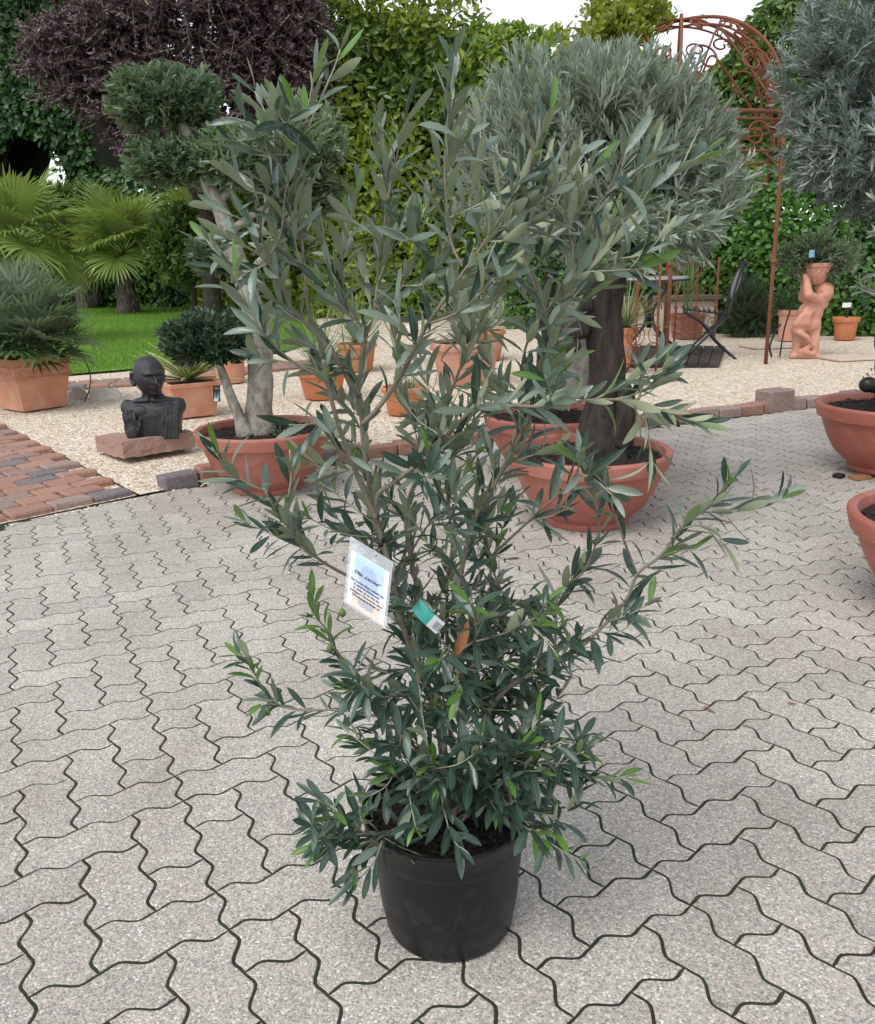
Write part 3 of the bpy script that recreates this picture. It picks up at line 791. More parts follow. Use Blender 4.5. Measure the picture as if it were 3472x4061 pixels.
# ------------------------------------------------------------------ pots and bowls
def bowl_parts(root, cx, cy, R, H, z0=0.0, soil=True, chips=420, seed=1):
    prof = [(.47 * R, 0), (.505 * R, .004), (.515 * R, .022), (.50 * R, .028), (.58 * R, .10 * H + .02), (.70 * R, .27 * H), (.80 * R, .46 * H), (.875 * R, .66 * H), (.905 * R, .80 * H), (.91 * R, .815 * H)]
    g = G(); g.lathe(prof + [(.86 * R, .815 * H), (.84 * R, .7 * H)], (cx, cy, z0), 72)
    g.build('bowl', M['bowl'], root, auto=40)
    g = G(); g.lathe([(.90 * R, .80 * H), (.955 * R, .795 * H), (.965 * R, .80 * H), (1.0 * R, .955 * H), (1.0 * R, .98 * H), (.985 * R, H), (.94 * R, H), (.915 * R, .985 * H), (.90 * R, .93 * H), (.87 * R, .8 * H)], (cx, cy, z0), 72)
    g.build('rim', M['bowl'], root, auto=40)
    if soil: soil_disc(root, cx, cy, .885 * R, z0 + .90 * H, chips, seed)
def soil_disc(root, cx, cy, R, z, chips, seed, size=.012):
    r = np.random.default_rng(seed); n = 14; V = [(cx, cy, z + .012)]; F = []
    for i in range(1, 7):
        for k in range(28):
            a = 2 * PI * k / 28; rr = R * i / 6
            V.append((cx + rr * math.cos(a), cy + rr * math.sin(a), z + (r.normal(0, .006) if i < 6 else -.004)))
    F += [(0, 1 + k, 1 + (k + 1) % 28) for k in range(28)]
    F += [(1 + i * 28 + k, 1 + (i + 1) * 28 + k, 1 + (i + 1) * 28 + (k + 1) % 28, 1 + i * 28 + (k + 1) % 28) for i in range(5) for k in range(28)]
    g = G(); g.add(V, F); s = g.build('soil', M['soil'], root)
    if chips:
        g = G()
        for _ in range(chips):
            a, q = r.uniform(0, 2 * PI), R * math.sqrt(r.random()) * .97
            s1 = size * r.uniform(.4, 1.3); rot = Matrix.Rotation(r.uniform(0, 3), 3, 'Z') @ Matrix.Rotation(r.uniform(-.7, .7), 3, 'X')
            g.ell((cx + q * math.cos(a), cy + q * math.sin(a), z + .006), (s1, s1 * .5, s1 * .3), rot, 6, 3)
        tag(g.build('bark_mulch', M['bark_chip'], s, smooth=False), kind='stuff')
def round_pot(root, cx, cy, Rt, Rb, H, mat, z0=0.0, rim=.05, chips=60, seed=3, soil=True):
    w_ = .012
    g = G(); g.lathe([(Rb, 0), (Rb + .004, .004), (Rb + (Rt - Rb) * (1 - rim / H) - .004, H - rim)], (cx, cy, z0), 40); g.build('pot', mat, root, auto=40)
    g = G(); g.lathe([(Rt * .97 - .012, H - rim - .004), (Rt + .004, H - rim), (Rt + .008, H - rim + .006), (Rt + .008, H - .005), (Rt + .002, H), (Rt - w_, H), (Rt - w_ - .004, H - .02), (Rt - w_ - .01, H - rim)], (cx, cy, z0), 40); g.build('rim', mat, root, auto=40)
    if soil: soil_disc(root, cx, cy, Rt - w_ - .003, z0 + H - .03, chips, seed)

# ------------------------------------------------------------------ the olive in its black nursery pot
PC = np.array([0.004, 1.356])
olive = thing('potted_olive_shrub', 'tall bushy young olive in a black nursery pot standing alone on the grey paving', 'olive shrub', (PC[0], PC[1], 0))
g = G(); g.lathe([(.104, .0), (.112, .003), (.1165, .013), (.1175, .026), (.1185, .0275), (.1245, .06), (.1295, .12), (.1345, .180), (.1350, .183), (.1410, .185), (.1425, .188), (.1435, .200), (.1475, .226), (.1515, .236), (.1525, .240), (.1512, .2435), (.1475, .2425), (.142, .205), (.135, .19), (.126, .1)], (PC[0], PC[1], 0), 96)
g.build('pot', M['nursery'], olive, auto=35)
soil_disc(olive, PC[0], PC[1], .141, .202, 1300, 11, .0045)

ro = np.random.default_rng(21)
STEMS = [  # pixel path traced in the photograph, depth at start and end, radius at start and end, bare fraction, side shoots
 ([(905, 1672), (893, 1500), (858, 1370), (826, 1293), (806, 1232), (794, 1170), (775, 1110), (757, 1050), (737, 915), (732, 849), (726, 789), (742, 677), (757, 642), (765, 560), (775, 480), (784, 411), (782, 370), (773, 293), (768, 250)], 1.37, 1.31, .0085, .0014, .28, .35),
 ([(784, 411), (806, 306), (816, 256), (838, 215)], 1.31, 1.28, .002, .001, .1, .0),
 ([(776, 1115), (764, 1011), (800, 975), (864, 925), (939, 844), (983, 819), (1093, 822), (1208, 808), (1290, 815), (1360, 840), (1420, 858)], 1.34, 1.12, .005, .0012, .35, .15),
 ([(1288, 815), (1305, 770), (1340, 745), (1372, 728)], 1.16, 1.10, .0016, .001, .5, .0),
 ([(796, 1180), (762, 1060), (737, 1001), (709, 925), (681, 844), (661, 763), (657, 728)], 1.33, 1.24, .0048, .0028, .9, .25),
 ([(661, 763), (606, 738), (560, 703), (532, 668), (545, 640)], 1.24, 1.19, .0022, .0012, .55, .1),
 ([(732, 860), (765, 826), (804, 770), (829, 726), (869, 648), (942, 548), (1008, 453), (1036, 403), (1075, 348), (1086, 303), (1112, 232)], 1.31, 1.12, .0042, .0012, .12, .22),
 ([(872, 653), (925, 632), (962, 603), (1003, 560)], 1.22, 1.16, .002, .001, .2, .1),
 ([(729, 800), (700, 760), (667, 709), (628, 664), (590, 620), (572, 575), (541, 529), (500, 500), (450, 477)], 1.33, 1.24, .0045, .0014, .45, .2),
 ([(541, 529), (570, 470), (579, 388), (597, 333), (607, 270)], 1.27, 1.25, .0022, .001, .15, .2),
 ([(550, 535), (525, 461), (547, 379), (561, 324), (557, 233), (553, 200)], 1.28, 1.27, .002, .001, .2, .2),
 ([(630, 666), (622, 600), (618, 547), (611, 488), (607, 438), (609, 333), (622, 242), (634, 165), (646, 130)], 1.31, 1.27, .0032, .0012, .35, .1),
 ([(620, 265), (645, 206), (675, 138), (688, 100)], 1.28, 1.26, .0016, .001, .2, .0),
 ([(912, 1668), (885, 1400), (845, 1200), (820, 1052), (838, 981), (874, 890), (904, 814), (944, 713), (975, 640), (1000, 590), (1003, 520), (990, 440)], 1.39, 1.46, .0075, .0014, .35, .35),
 ([(925, 1668), (935, 1400), (930, 1200), (959, 1055), (993, 995), (1036, 913), (1071, 839), (1086, 772), (1123, 687), (1168, 626), (1196, 573), (1209, 509), (1264, 442), (1287, 398), (1303, 320), (1310, 262)], 1.38, 1.24, .0075, .0012, .35, .25),
 ([(1209, 509), (1198, 442), (1231, 387), (1253, 337), (1278, 270)], 1.28, 1.22, .0018, .001, .15, .1),
 ([(1086, 772), (1062, 720), (1086, 654), (1153, 576), (1220, 530), (1275, 524)], 1.30, 1.14, .0022, .001, .2, .2),
 ([(1168, 626), (1160, 560), (1155, 480), (1122, 400), (1108, 340)], 1.33, 1.36, .0024, .001, .15, .35),
 ([(915, 1660), (960, 1500), (1020, 1400), (1095, 1354), (1166, 1314), (1217, 1268), (1267, 1213), (1290, 1160), (1338, 1122), (1386, 1061), (1441, 1020), (1480, 968)], 1.36, 1.17, .0062, .0014, .42, .18),
 ([(1288, 1160), (1257, 1075), (1238, 1020), (1222, 970)], 1.25, 1.19, .0022, .0012, .35, .1),
 ([(938, 1640), (1040, 1500), (1110, 1350), (1125, 1284), (1130, 1204), (1178, 1158), (1198, 1122), (1213, 1071), (1205, 1020), (1190, 950)], 1.38, 1.24, .005, .0012, .3, .35),
 ([(890, 1640), (820, 1480), (740, 1445), (668, 1436), (615, 1436), (561, 1425), (530, 1390), (503, 1340), (480, 1322)], 1.36, 1.28, .004, .0012, .62, .1),
 ([(566, 1428), (548, 1415), (530, 1422)], 1.29, 1.27, .0015, .001, .1, .0),
 ([(880, 1640), (800, 1450), (732, 1382), (679, 1313), (663, 1276), (641, 1249), (634, 1210)], 1.36, 1.27, .0045, .0012, .5, .22),
 ([(798, 1200), (740, 1180), (689, 1159), (631, 1121), (577, 1060), (550, 1040)], 1.34, 1.22, .0036, .0014, .5, .1),
 ([(577, 1060), (583, 1010), (590, 960), (588, 910)], 1.23, 1.21, .0016, .001, .1, .15),
 ([(570, 1055), (545, 1010), (530, 985)], 1.23, 1.20, .0014, .001, .1, .1),
 ([(895, 1685), (833, 1668), (759, 1702), (728, 1735), (712, 1765)], 1.35, 1.19, .0035, .0014, .45, .1),
 ([(762, 1700), (700, 1663), (672, 1640)], 1.25, 1.19, .0022, .001, .1, .5),
 ([(800, 1685), (735, 1690), (680, 1700), (640, 1715)], 1.28, 1.20, .0022, .001, .2, .6),
 ([(775, 1700), (760, 1740), (735, 1770), (715, 1790)], 1.22, 1.17, .0018, .001, .1, .4),
 ([(880, 1650), (840, 1600), (800, 1570), (770, 1545)], 1.32, 1.24, .0024, .001, .2, .6),
 ([(930, 1640), (985, 1570), (1030, 1540), (1060, 1500)], 1.33, 1.21, .0024, .001, .2, .6),
 ([(1040, 1655), (1090, 1670), (1130, 1690)], 1.26, 1.22, .0018, .001, .1, .5),
 ([(925, 1670), (1000, 1600), (1032, 1645), (1081, 1686), (1098, 1700)], 1.35, 1.21, .0034, .0012, .45, .15),
 ([(930, 1655), (1040, 1600), (1090, 1570), (1146, 1545), (1195, 1515)], 1.36, 1.24, .0034, .0012, .3, .4),
 ([(905, 1660), (893, 1610), (882, 1570), (872, 1538)], 1.32, 1.21, .0026, .0012, .3, .5),
 ([(918, 1655), (930, 1590), (938, 1525)], 1.33, 1.24, .0026, .0012, .3, .5),
 ([(890, 1470), (838, 1413), (774, 1406), (735, 1402), (705, 1395)], 1.35, 1.19, .003, .0012, .3, .4),
 ([(905, 1400), (929, 1324), (950, 1302), (1020, 1281), (1051, 1265), (1089, 1245), (1110, 1215)], 1.36, 1.19, .0032, .0012, .3, .3),
 ([(930, 1318), (962, 1290), (958, 1240), (955, 1215)], 1.27, 1.19, .0018, .001, .3, .2),
 ([(935, 1640), (975, 1540), (988, 1484), (998, 1404), (1011, 1350), (1020, 1290), (1010, 1200), (990, 1120), (980, 1050)], 1.39, 1.44, .0055, .0015, .3, .5),
 ([(910, 1500), (905, 1200), (915, 1100), (905, 1000), (925, 900), (960, 850)], 1.41, 1.50, .005, .0013, .35, .4),
 ([(1000, 1120), (1062, 1060), (1120, 1010), (1165, 965), (1178, 915)], 1.36, 1.15, .0026, .0011, .35, .3),
 ([(742, 677), (704, 620), (690, 560), (700, 480), (692, 430)], 1.33, 1.40, .0024, .001, .2, .3),
 ([(757, 642), (800, 600), (830, 540), (845, 490), (846, 430)], 1.33, 1.28, .0024, .001, .15, .3),
 ([(942, 548), (915, 500), (905, 430), (900, 340), (905, 280), (925, 225)], 1.23, 1.26, .0022, .001, .15, .25),
 ([(975, 500), (955, 420), (965, 340), (985, 275)], 1.26, 1.30, .002, .001, .15, .25),
 ([(1120, 690), (1090, 600), (1060, 520), (1050, 430)], 1.33, 1.40, .0024, .001, .2, .35),
 ([(838, 981), (870, 940), (905, 905), (930, 880)], 1.37, 1.25, .002, .001, .2, .3),
 ([(835, 1110), (870, 1060), (905, 1035), (912, 985)], 1.36, 1.20, .002, .001, .3, .3),
]
LV = []
def near_leaves(r, Pth, frac0, step, Lm, young, droop_z=.75, spread=.8):
    """opposite pairs along one path"""
    s = np.r_[0, np.cumsum(np.linalg.norm(np.diff(Pth, axis=0), axis=1))]
    T = np.gradient(Pth, axis=0); ph = r.uniform(0, PI); k = 0
    q = s[-1] * frac0
    P_, D_, N_, L_, W_, K_ = [], [], [], [], [], []
    while q <= s[-1]:
        p = np.array([np.interp(q, s, Pth[:, i]) for i in range(3)]); t = unit(np.array([np.interp(q, s, T[:, i]) for i in range(3)]))
        ref = np.array([0, 0, 1.0]) if abs(t[2]) < .92 else np.array([1.0, 0, 0])
        A = unit(np.cross(t, ref)); C = np.cross(t, A); rel = q / s[-1]
        for side in (0, PI):
            if r.random() < .1: continue
            a = ph + k * PI / 2 + side + r.normal(0, .3); O = A * math.cos(a) + C * math.sin(a)
            low = np.clip((droop_z + .15 - p[2]) / .3, 0, 1); sp = spread * (1.2 - .55 * rel) * (.95 + .05 * low) + r.normal(0, .25)
            D = unit(t * math.cos(sp) + O * math.sin(sp) + np.array([0, 0, -.45 * low * r.random() + .12 * (1 - low)]))
            N = unit(t - D * (t @ D)) * (1 - .6 * low) + np.array([0, 0, .3 + .9 * low]) + r.normal(0, .2, 3)
            L = Lm * r.uniform(.72, 1.22) * (1.0 if rel < .8 else 1.0 - 1.6 * (rel - .8))
            P_.append(p); D_.append(D); N_.append(N); L_.append(L); W_.append(L * (r.uniform(.2, .27) if p[2] < .75 else r.uniform(.17, .245)))
            K_.append(1 if (rel > .78 and r.random() < young) else (2 if r.random() < np.clip((p[2] - .55) * 1.2, .05, .6) else 0))
        q += step * r.uniform(.75, 1.3) * (1 if rel < .85 else .55); k += 1
    return tuple(np.array(x) for x in (P_, D_, N_, L_, W_, K_))
tw = G()
for si, (pts, Y0, Y1, r0, r1, bare, side) in enumerate(STEMS):
    n = len(pts); cum = np.r_[0, np.cumsum(np.hypot(*np.diff(np.array(pts, float), axis=0).T))]; cum /= cum[-1]
    P = np.array([at(x, y, Y0 + (Y1 - Y0) * c) for (x, y), c in zip(pts, cum)])
    P = resample(catmull(P, 8), .008)
    P += np.stack([wob(P, si * 3 + k, 14, 2) for k in range(3)], 1) * .0022
    rad = r0 + (r1 - r0) * np.linspace(0, 1, len(P)) ** .8
    g = G(); g.tube(P, rad, 10 if r0 > .004 else 7, lump=.12)
    o = g.build('stem' if r0 > .0045 else 'branch', M['stem'] if r0 > .0016 else M['twig'], olive)
    LV.append(near_leaves(ro, P, bare, .021 if P[-1][2] > .8 else .017, .059 if P[-1][2] > .8 else .053, .55 if P[-1][2] < .75 else .15))
    # side shoots
    s = np.r_[0, np.cumsum(np.linalg.norm(np.diff(P, axis=0), axis=1))]; T = unit(np.gradient(P, axis=0))
    q = s[-1] * max(.22, bare * .6)
    while q < s[-1] * .93:
        i = int(np.searchsorted(s, q)); p = P[min(i, len(P) - 1)]; t = T[min(i, len(P) - 1)]
        axis_d = math.hypot(p[0] - PC[0], p[1] - PC[1]); dense = .30 < p[2] < .78 and axis_d < .17
        if ro.random() < (min(1, side * 1.5) if dense else side * (2.0 if p[2] > .85 else 1.0)):
            outw = np.array([p[0] - PC[0], p[1] - PC[1], 0]) * 3.0
            d = unit(outw + ro.normal(0, .55, 3) + t * .35 + np.array([0, 0, .22]))
            ln = ro.uniform(.05, .15 if dense else .11)
            Q = resample(catmull(np.array([p, p + d * ln * .5 + ro.normal(0, .004, 3), p + d * ln + np.array([0, 0, ro.normal(.01, .015)])]), 6), .01)
            tw.tube(Q, np.linspace(.0014, .0008, len(Q)), 5)
            LV.append(near_leaves(ro, Q, .1, .016, .051 if p[2] < .75 else .056, .3 if p[2] < .75 else .15))
        q += .022
# low dense skirt of shoots around the stem base, above the rim of the pot
for k in range(34):
    a = ro.uniform(0, 2 * PI); z = ro.uniform(.27, .62); rr = ro.uniform(.01, .06)
    p = np.array([PC[0] + rr * math.cos(a) + .02, PC[1] + rr * math.sin(a), z]); d = unit(np.array([math.cos(a), math.sin(a), ro.uniform(-.1, .9)]))
    ln = ro.uniform(.07, .15); Q = resample(np.array([p, p + d * ln * .5, p + d * ln + np.array([0, 0, .01])]), .01)
    tw.tube(Q, np.linspace(.0016, .0008, len(Q)), 5); LV.append(near_leaves(ro, Q, .15, .015, .051, .22))
tag(tw.build('twigs', M['twig'], olive), kind='stuff')
LVA = cat(*[l for l in LV if len(l[0])])
top = largest(LVA, 300); mask = np.ones(len(LVA[0]), bool); mask[top] = False
print('olive leaves', len(mask))
OM = [M['olive_leaf'], M['olive_young'], M['olive_sheen']]
leaf_objects('leaf', LVA, top, NEAR, OM, olive)
foliage('foliage', LVA, NEAR, OM, olive, uv=True, sel=np.where(mask)[0])
for (x, y, Y) in ((693, 1240, 1.25), (541, 1440, 1.26), (584, 574, 1.24), (668, 1312, 1.27)):
    p = at(x, y, Y); g = G(); g.ell(p, (.0052, .0052, .0072), nu=14, nv=10); g.tube(np.array([p + [0, 0, .006], p + [.003, .004, .016]]), .0006, 5)
    g.build('olive_fruit', M['fruit'], olive)
g = G(); c = at(938, 1374, 1.36); a = np.linspace(0, 2 * PI, 40)
g.tube(np.stack([c[0] + .074 * np.cos(a), c[1] + .05 * np.sin(a), c[2] + .006 * np.cos(a) * -1 + .002 * np.sin(3 * a)], 1), .0014, 6); g.build('tie_cord', M['plastic_black'], olive)
p = at(918, 1330, 1.24); d = at(948, 1272, 1.22) - p
tv, tf, tu = leaf_template(OL, .3, .8, .5)
V = place(tv, p[None], d[None], np.array([[.2, -1, .3]]), np.array([np.linalg.norm(d)]), np.array([.016]))[0]
o = bpy.data.objects.new('withered_leaf', mesh_from('withered_leaf', V - ORG[olive.name], tf, M['dead_leaf'], True, tu)); finish(o, olive, None); o['label'] = 'dry brown leaf caught among the green ones'

# fallen leaves on the paving
for (x, y, x2, y2, col, lab) in ((1166, 1699, 1196, 1693, 'pale_leaf', 'pale fallen olive leaf lying on the paving right of the black pot'),
                                 (1497, 1135, 1522, 1132, 'pale_leaf', 'pale fallen leaf on the far paving before the bowl cut by the right edge'),
                                 (1421, 1429, 1449, 1441, 'dead_leaf', 'thin dry twiglike leaf on the paving right of the olive'),
                                 (1592, 1425, 1612, 1422, 'dead_leaf', 'short rusty brown leaf scrap on the paving at the right')):
    a, b = ground(x, y, .004), ground(x2, y2, .006); d = b - a; L = np.linalg.norm(d)
    V = place(tv, a[None], d[None], np.array([[0, 0, 1.0]]), np.array([L]), np.array([.009]))[0]
    V[:, 2] = np.maximum(V[:, 2], .002) + .002
    o = bpy.data.objects.new('fallen_leaf', mesh_from('fallen_leaf', V - a, tf, M[col], True, tu)); finish(o, None, a); tag(o, lab, 'leaf', 'fallen leaves on the paving')

# ------------------------------------------------------------------ name card hanging in the olive
TL, TR, BL = at(709, 1084, 1.200), at(796, 1137, 1.165), at(695, 1218, 1.190)
ex, ey = TR - TL, BL - TL; nrm = unit(np.cross(ex, ey)); nrm = nrm if nrm[1] < 0 else -nrm
card = thing('name_card', 'white laminated card with printed tree and German text hanging in the olive', 'sign', tuple(TL))
def quad_solid(g, A, B, C, D_, n, t):
    P = np.array([A, B, C, D_]); return g.add(np.vstack([P, P + n * t]), [(0, 1, 2, 3), (7, 6, 5, 4), (0, 4, 5, 1), (1, 5, 6, 2), (2, 6, 7, 3), (3, 7, 4, 0)])
def cp(u, v, off=0): return TL + ex * u + ey * v + nrm * off
g = G(); quad_solid(g, cp(0, 0), cp(1, 0), cp(1, 1), cp(0, 1), -nrm, .0005); g.build('plastic_pouch', M['pouch'], card, smooth=False)
u0, u1, v0, v1 = .06, .955, .17, .97
P4 = [cp(u0, v0, .0004), cp(u1, v0, .0004), cp(u1, v1, .0004), cp(u0, v1, .0004)]
me = mesh_from('paper', np.array(P4) - ORG[card.name], [(0, 1, 2, 3)], M['card'], False, [(0, 1), (1, 1), (1, 0), (0, 0)])
o = bpy.data.objects.new('paper', me); finish(o, card, None)
FONT_M = M['ink']
def write(text, origin3, xdir, ydir, size, mat, parent, name='lettering', align='CENTER', bold=0):
    c = bpy.data.curves.new(name, 'FONT'); c.body = text; c.size = size; c.align_x = align; c.align_y = 'CENTER'; c.offset = bold; c.extrude = 0
    tmp = bpy.data.objects.new(name + '_source', c); COL.objects.link(tmp); bpy.context.view_layer.update()
    me = bpy.data.meshes.new_from_object(tmp.evaluated_get(bpy.context.evaluated_depsgraph_get())); bpy.data.objects.remove(tmp)
    me.materials.clear(); me.materials.append(mat); o = bpy.data.objects.new(name, me); COL.objects.link(o); o.parent = parent
    x, y = unit(xdir), unit(ydir); z = unit(np.cross(x, y)); y = np.cross(z, x)
    p = np.asarray(origin3) - ORG[parent.name]
    o.matrix_local = Matrix(((x[0], y[0], z[0], p[0]), (x[1], y[1], z[1], p[1]), (x[2], y[2], z[2], p[2]), (0, 0, 0, 1))); return o
H_ = np.linalg.norm(ey)
for txt, u, v, s in (('Olea \u201eLeccino\u201c', .49, .445, .075), ('Der Leccino-Baum gedeiht gut', .5, .575, .048), ('in k\u00fchleren Klimazonen.', .5, .628, .048), ('In  Italien ist sie eine der', .5, .681, .048), ('wichtigsten Olivensorten, die in', .5, .734, .046), ('Olivenhainen zu finden ist', .5, .787, .048)):
    write(txt, cp(u, v, .0011), ex, -ey, s * H_, FONT_M, card, bold=.00008)
g = G(); c = at(841, 1109, 1.20); a = np.linspace(0, 2 * PI, 44)
g.tube(np.stack([c[0] + .031 * np.cos(a), c[1] + .012 * np.cos(a + .6), c[2] + .019 * np.sin(a) + .006 * np.cos(a)], 1), .0011, 6)
k0 = cp(.62, .06); q0 = at(771, 1100, 1.2); g.tube(catmull(np.array([k0, (k0 + q0) / 2 + [0, .004, .004], q0, at(800, 1090, 1.21), c + [-.030, 0, .004]]), 6), .0011, 6)
g.ell(q0, (.004, .004, .006)); g.ell(q0 + [.004, 0, .008], (.003, .003, .005)); g.build('cord', M['plastic_black'], card)

tagp = at(828, 1222, 1.27); lab = thing('nursery_label', 'teal and white nursery label with a barcode tucked among the olive stems', 'plant label', tuple(tagp))
A0, A1, A2 = at(842, 1222, 1.27), at(862, 1246, 1.255), at(892, 1272, 1.25); wv = unit(np.cross(A2 - A0, np.array([.1, 1, .25]))) * .0125
def strip(name, P, wv, mat, parent, th=.0006):
    n = len(P); V = []
    for p in P: V += [p - wv, p + wv]
    V = np.array(V); nn = unit(np.cross(P[-1] - P[0], wv)); V = np.vstack([V, V + nn * th]); m = 2 * n
    F = [(2 * i, 2 * i + 1, 2 * i + 3, 2 * i + 2) for i in range(n - 1)] + [(m + 2 * i + 2, m + 2 * i + 3, m + 2 * i + 1, m + 2 * i) for i in range(n - 1)]
    F += [(2 * i, 2 * i + 2, m + 2 * i + 2, m + 2 * i) for i in range(n - 1)] + [(2 * i + 1, m + 2 * i + 1, m + 2 * i + 3, 2 * i + 3) for i in range(n - 1)]
    g = G(); g.add(V, F); return g.build(name, mat, parent, smooth=False)
cv = catmull(np.array([A0, A1, A2]), 6)
strip('coloured_half', cv[:9], wv, M['teal'], lab); strip('white_half', cv[8:], wv, M['white'], lab)
bn = unit(np.cross(cv[-1] - cv[8], wv)); bn = bn if bn[1] < 0 else -bn
g = G(); ax = unit(cv[-1] - cv[9])
for k, wk in enumerate((.0006, .0003, .0009, .0004, .0006, .0003, .0008, .0004)):
    p = cv[9] + ax * (.003 + k * .0016) + bn * .0012; g.add([p - wv * .6, p + wv * .6, p + wv * .6 + ax * wk, p - wv * .6 + ax * wk], [(0, 1, 2, 3)])
g.build('barcode', M['ink'], lab, smooth=False)

# ------------------------------------------------------------------ bowl planters with olive trees
def crown(root, lv, tw_, temps, mats, sel_n=0, name='crown', key='far'):
    """foliage of one crown: the leaves that show largest as leaf objects, the rest as one mesh"""
    if sel_n:
        top = largest(lv, sel_n); m = np.ones(len(lv[0]), bool); m[top] = False
        leaf_objects('leaf', lv, top, temps, mats, root, key=key)
        o = foliage(name, lv, temps, mats, root, sel=np.where(m)[0])
    else: o = foliage(name, lv, temps, mats, root)
    if tw_ is not None: twigs('twigs', tw_[0], tw_[1], tw_[2], tw_[3], M['twig'], root)
    return o

# left bowl with the clipped cloud olive
bl = np.array([-.905, 4.60])
t = thing('bowl_planter', 'wide terracotta coloured bowl with a pale trunked clipped olive and a smaller ball olive', 'potted tree', (bl[0], bl[1], 0), 'bowl planters on the paving')
bowl_parts(t, bl[0], bl[1], .365, .335, seed=31)
def trunk_from_px(parent, pts, Y, rad, mat, name='trunk', seg=16, lump=.22, seed=0, dY=0.0):
    n = len(pts); P = np.array([at(x, y, Y + dY * k / (n - 1)) for k, (x, y) in enumerate(pts)])
    P = resample(catmull(P, 8), .015); g = G(); g.tube(P, np.interp(np.linspace(0, 1, len(P)), np.linspace(0, 1, len(rad)), rad), seg, lump, seed)
    return g.build(name, mat, parent), P
trunk_from_px(t, [(522, 880), (523, 850), (526, 790), (527, 710), (515, 640), (496, 570), (478, 525), (462, 470), (440, 410), (415, 355), (395, 300), (372, 258), (350, 220)], 4.6, [.088, .074, .066, .064, .06, .054, .05, .048, .044, .04, .034, .028, .02], M['bark_grey'], seed=3)
trunk_from_px(t, [(497, 882), (490, 860), (470, 810), (452, 760), (440, 725), (425, 700)], 4.52, [.05, .032, .027, .024, .02, .012], M['bark_grey'], 'side_stem', 12, seed=8)
for pts, r_ in (([(478, 525), (452, 522), (432, 525)], .014), ([(462, 470), (520, 430), (580, 400)], .022), ([(440, 410), (500, 350), (560, 300)], .022), ([(415, 355), (370, 345), (330, 335)], .018), ([(496, 570), (560, 480), (600, 420)], .02)):
    trunk_from_px(t, pts, 4.6, [r_, r_ * .8, r_ * .5], M['bark_grey'], 'branch', 10, seed=5)
rp_ = np.random.default_rng(5)
def pad(cx, cy, rx, ry, n, Y=4.6, mat=None, sl=.09, L=.058, up=.8, asp=.36, depth_=None, inner=.55):
    c = at(cx, cy, Y); k = depth(c) / (1771 * FOCAL)
    rad = (rx * k, depth_ or rx * k * .85, ry * k)
    B, S, SL = ellipsoid_shoots(rp_, c, rad, int(n * .5), sl, inner, up, seed=int(cx), bottom=-.95)
    lv = shoot_leaves(rp_, B, S, SL, 6, np.full(len(B), L), asp, .8)
    return lv, (B, S, SL, .0018)
PADS = [((330, 205, 112, 62), 620, 'olive_pad'), ((345, 335, 82, 46), 420, 'olive_pad'), ((475, 330, 95, 66), 560, 'olive_pad_pale'), ((610, 295, 90, 78), 520, 'olive_pad_pale'), ((600, 390, 84, 62), 420, 'olive_pad'), ((432, 522, 46, 34), 200, 'olive_pad'), ((418, 690, 88, 50), 520, 'olive_pad_dark')]
for (q, n, mt) in PADS:
    lv, tws = pad(*q, n, Y=4.6 + (-.06 if q[1] > 600 else rp_.uniform(-.05, .12)), mat=mt)
    crown(t, lv, tws, OVAL, [M[mt]], 42, 'crown', key=mt)
lv, tws = pad(575, 872, 34, 12, 40, Y=4.5, L=.02); crown(t, lv, None, OVAL, [M['olive_pad']], 0, 'weeds')

# middle bowl with the thick old trunk and the big round crown
bm_ = np.array([.685, 3.86])
t = thing('bowl_planter', 'bowl with the thick dark old olive trunk under the big round silver crown', 'potted tree', (bm_[0], bm_[1], 0), 'bowl planters on the paving')
bowl_parts(t, bm_[0], bm_[1], .368, .335, seed=32)
trunk_from_px(t, [(1218, 930), (1216, 890), (1222, 830), (1226, 760), (1222, 690), (1222, 620), (1232, 560), (1245, 500), (1240, 440), (1235, 380)], 3.9, [.135, .10, .085, .08, .076, .072, .066, .058, .045, .03], M['bark_dark'], seg=40, lump=.34, seed=14)
trunk_from_px(t, [(1250, 900), (1262, 850), (1266, 800), (1262, 770)], 3.84, [.07, .055, .045, .02], M['bark_dark'], 'burl', 18, .4, seed=21)
for (x, y, r_) in ((1172, 668, .05), (1190, 620, .035), (1160, 700, .035), (1258, 815, .04)):
    g = G(); c = at(x, y, 3.86); g.ell(c, (r_, r_ * .9, r_ * .8)); g.build('burl', M['bark_dark'], t)
for pts, r_ in (([(1240, 500), (1180, 430), (1110, 360)], .035), ([(1245, 500), (1310, 430), (1380, 360)], .035), ([(1238, 440), (1230, 330), (1240, 230)], .03), ([(1245, 500), (1330, 500), (1400, 470)], .025)):
    trunk_from_px(t, pts, 3.95, [r_, r_ * .7, r_ * .35], M['bark_dark'], 'branch', 10, .2)
rc = np.random.default_rng(77)
lvs, tws = [], []
for (cx, cy, rx, ry, n, Y, up) in ((1215, 330, 255, 190, 1400, 4.02, .9), (1110, 285, 160, 150, 560, 4.12, 1.0), (1345, 370, 150, 150, 600, 3.95, .6), (1290, 465, 155, 70, 400, 3.95, .15), (1225, 200, 175, 75, 420, 4.0, 1.2), (1010, 330, 75, 120, 220, 4.2, .9)):
    c = at(cx, cy, Y); k = depth(c) / (1771 * FOCAL)
    B, S, SL = ellipsoid_shoots(rc, c, (rx * k, .5 if rx > 150 else .3, ry * k), int(n * .5), .165, .5, up, seed=cx, amp=.14, bottom=-.9, jit=.32)
    lvs.append(shoot_leaves(rc, B, S, SL, 8, np.full(len(B), .073), .18, .5)); tws.append((B, S, SL))
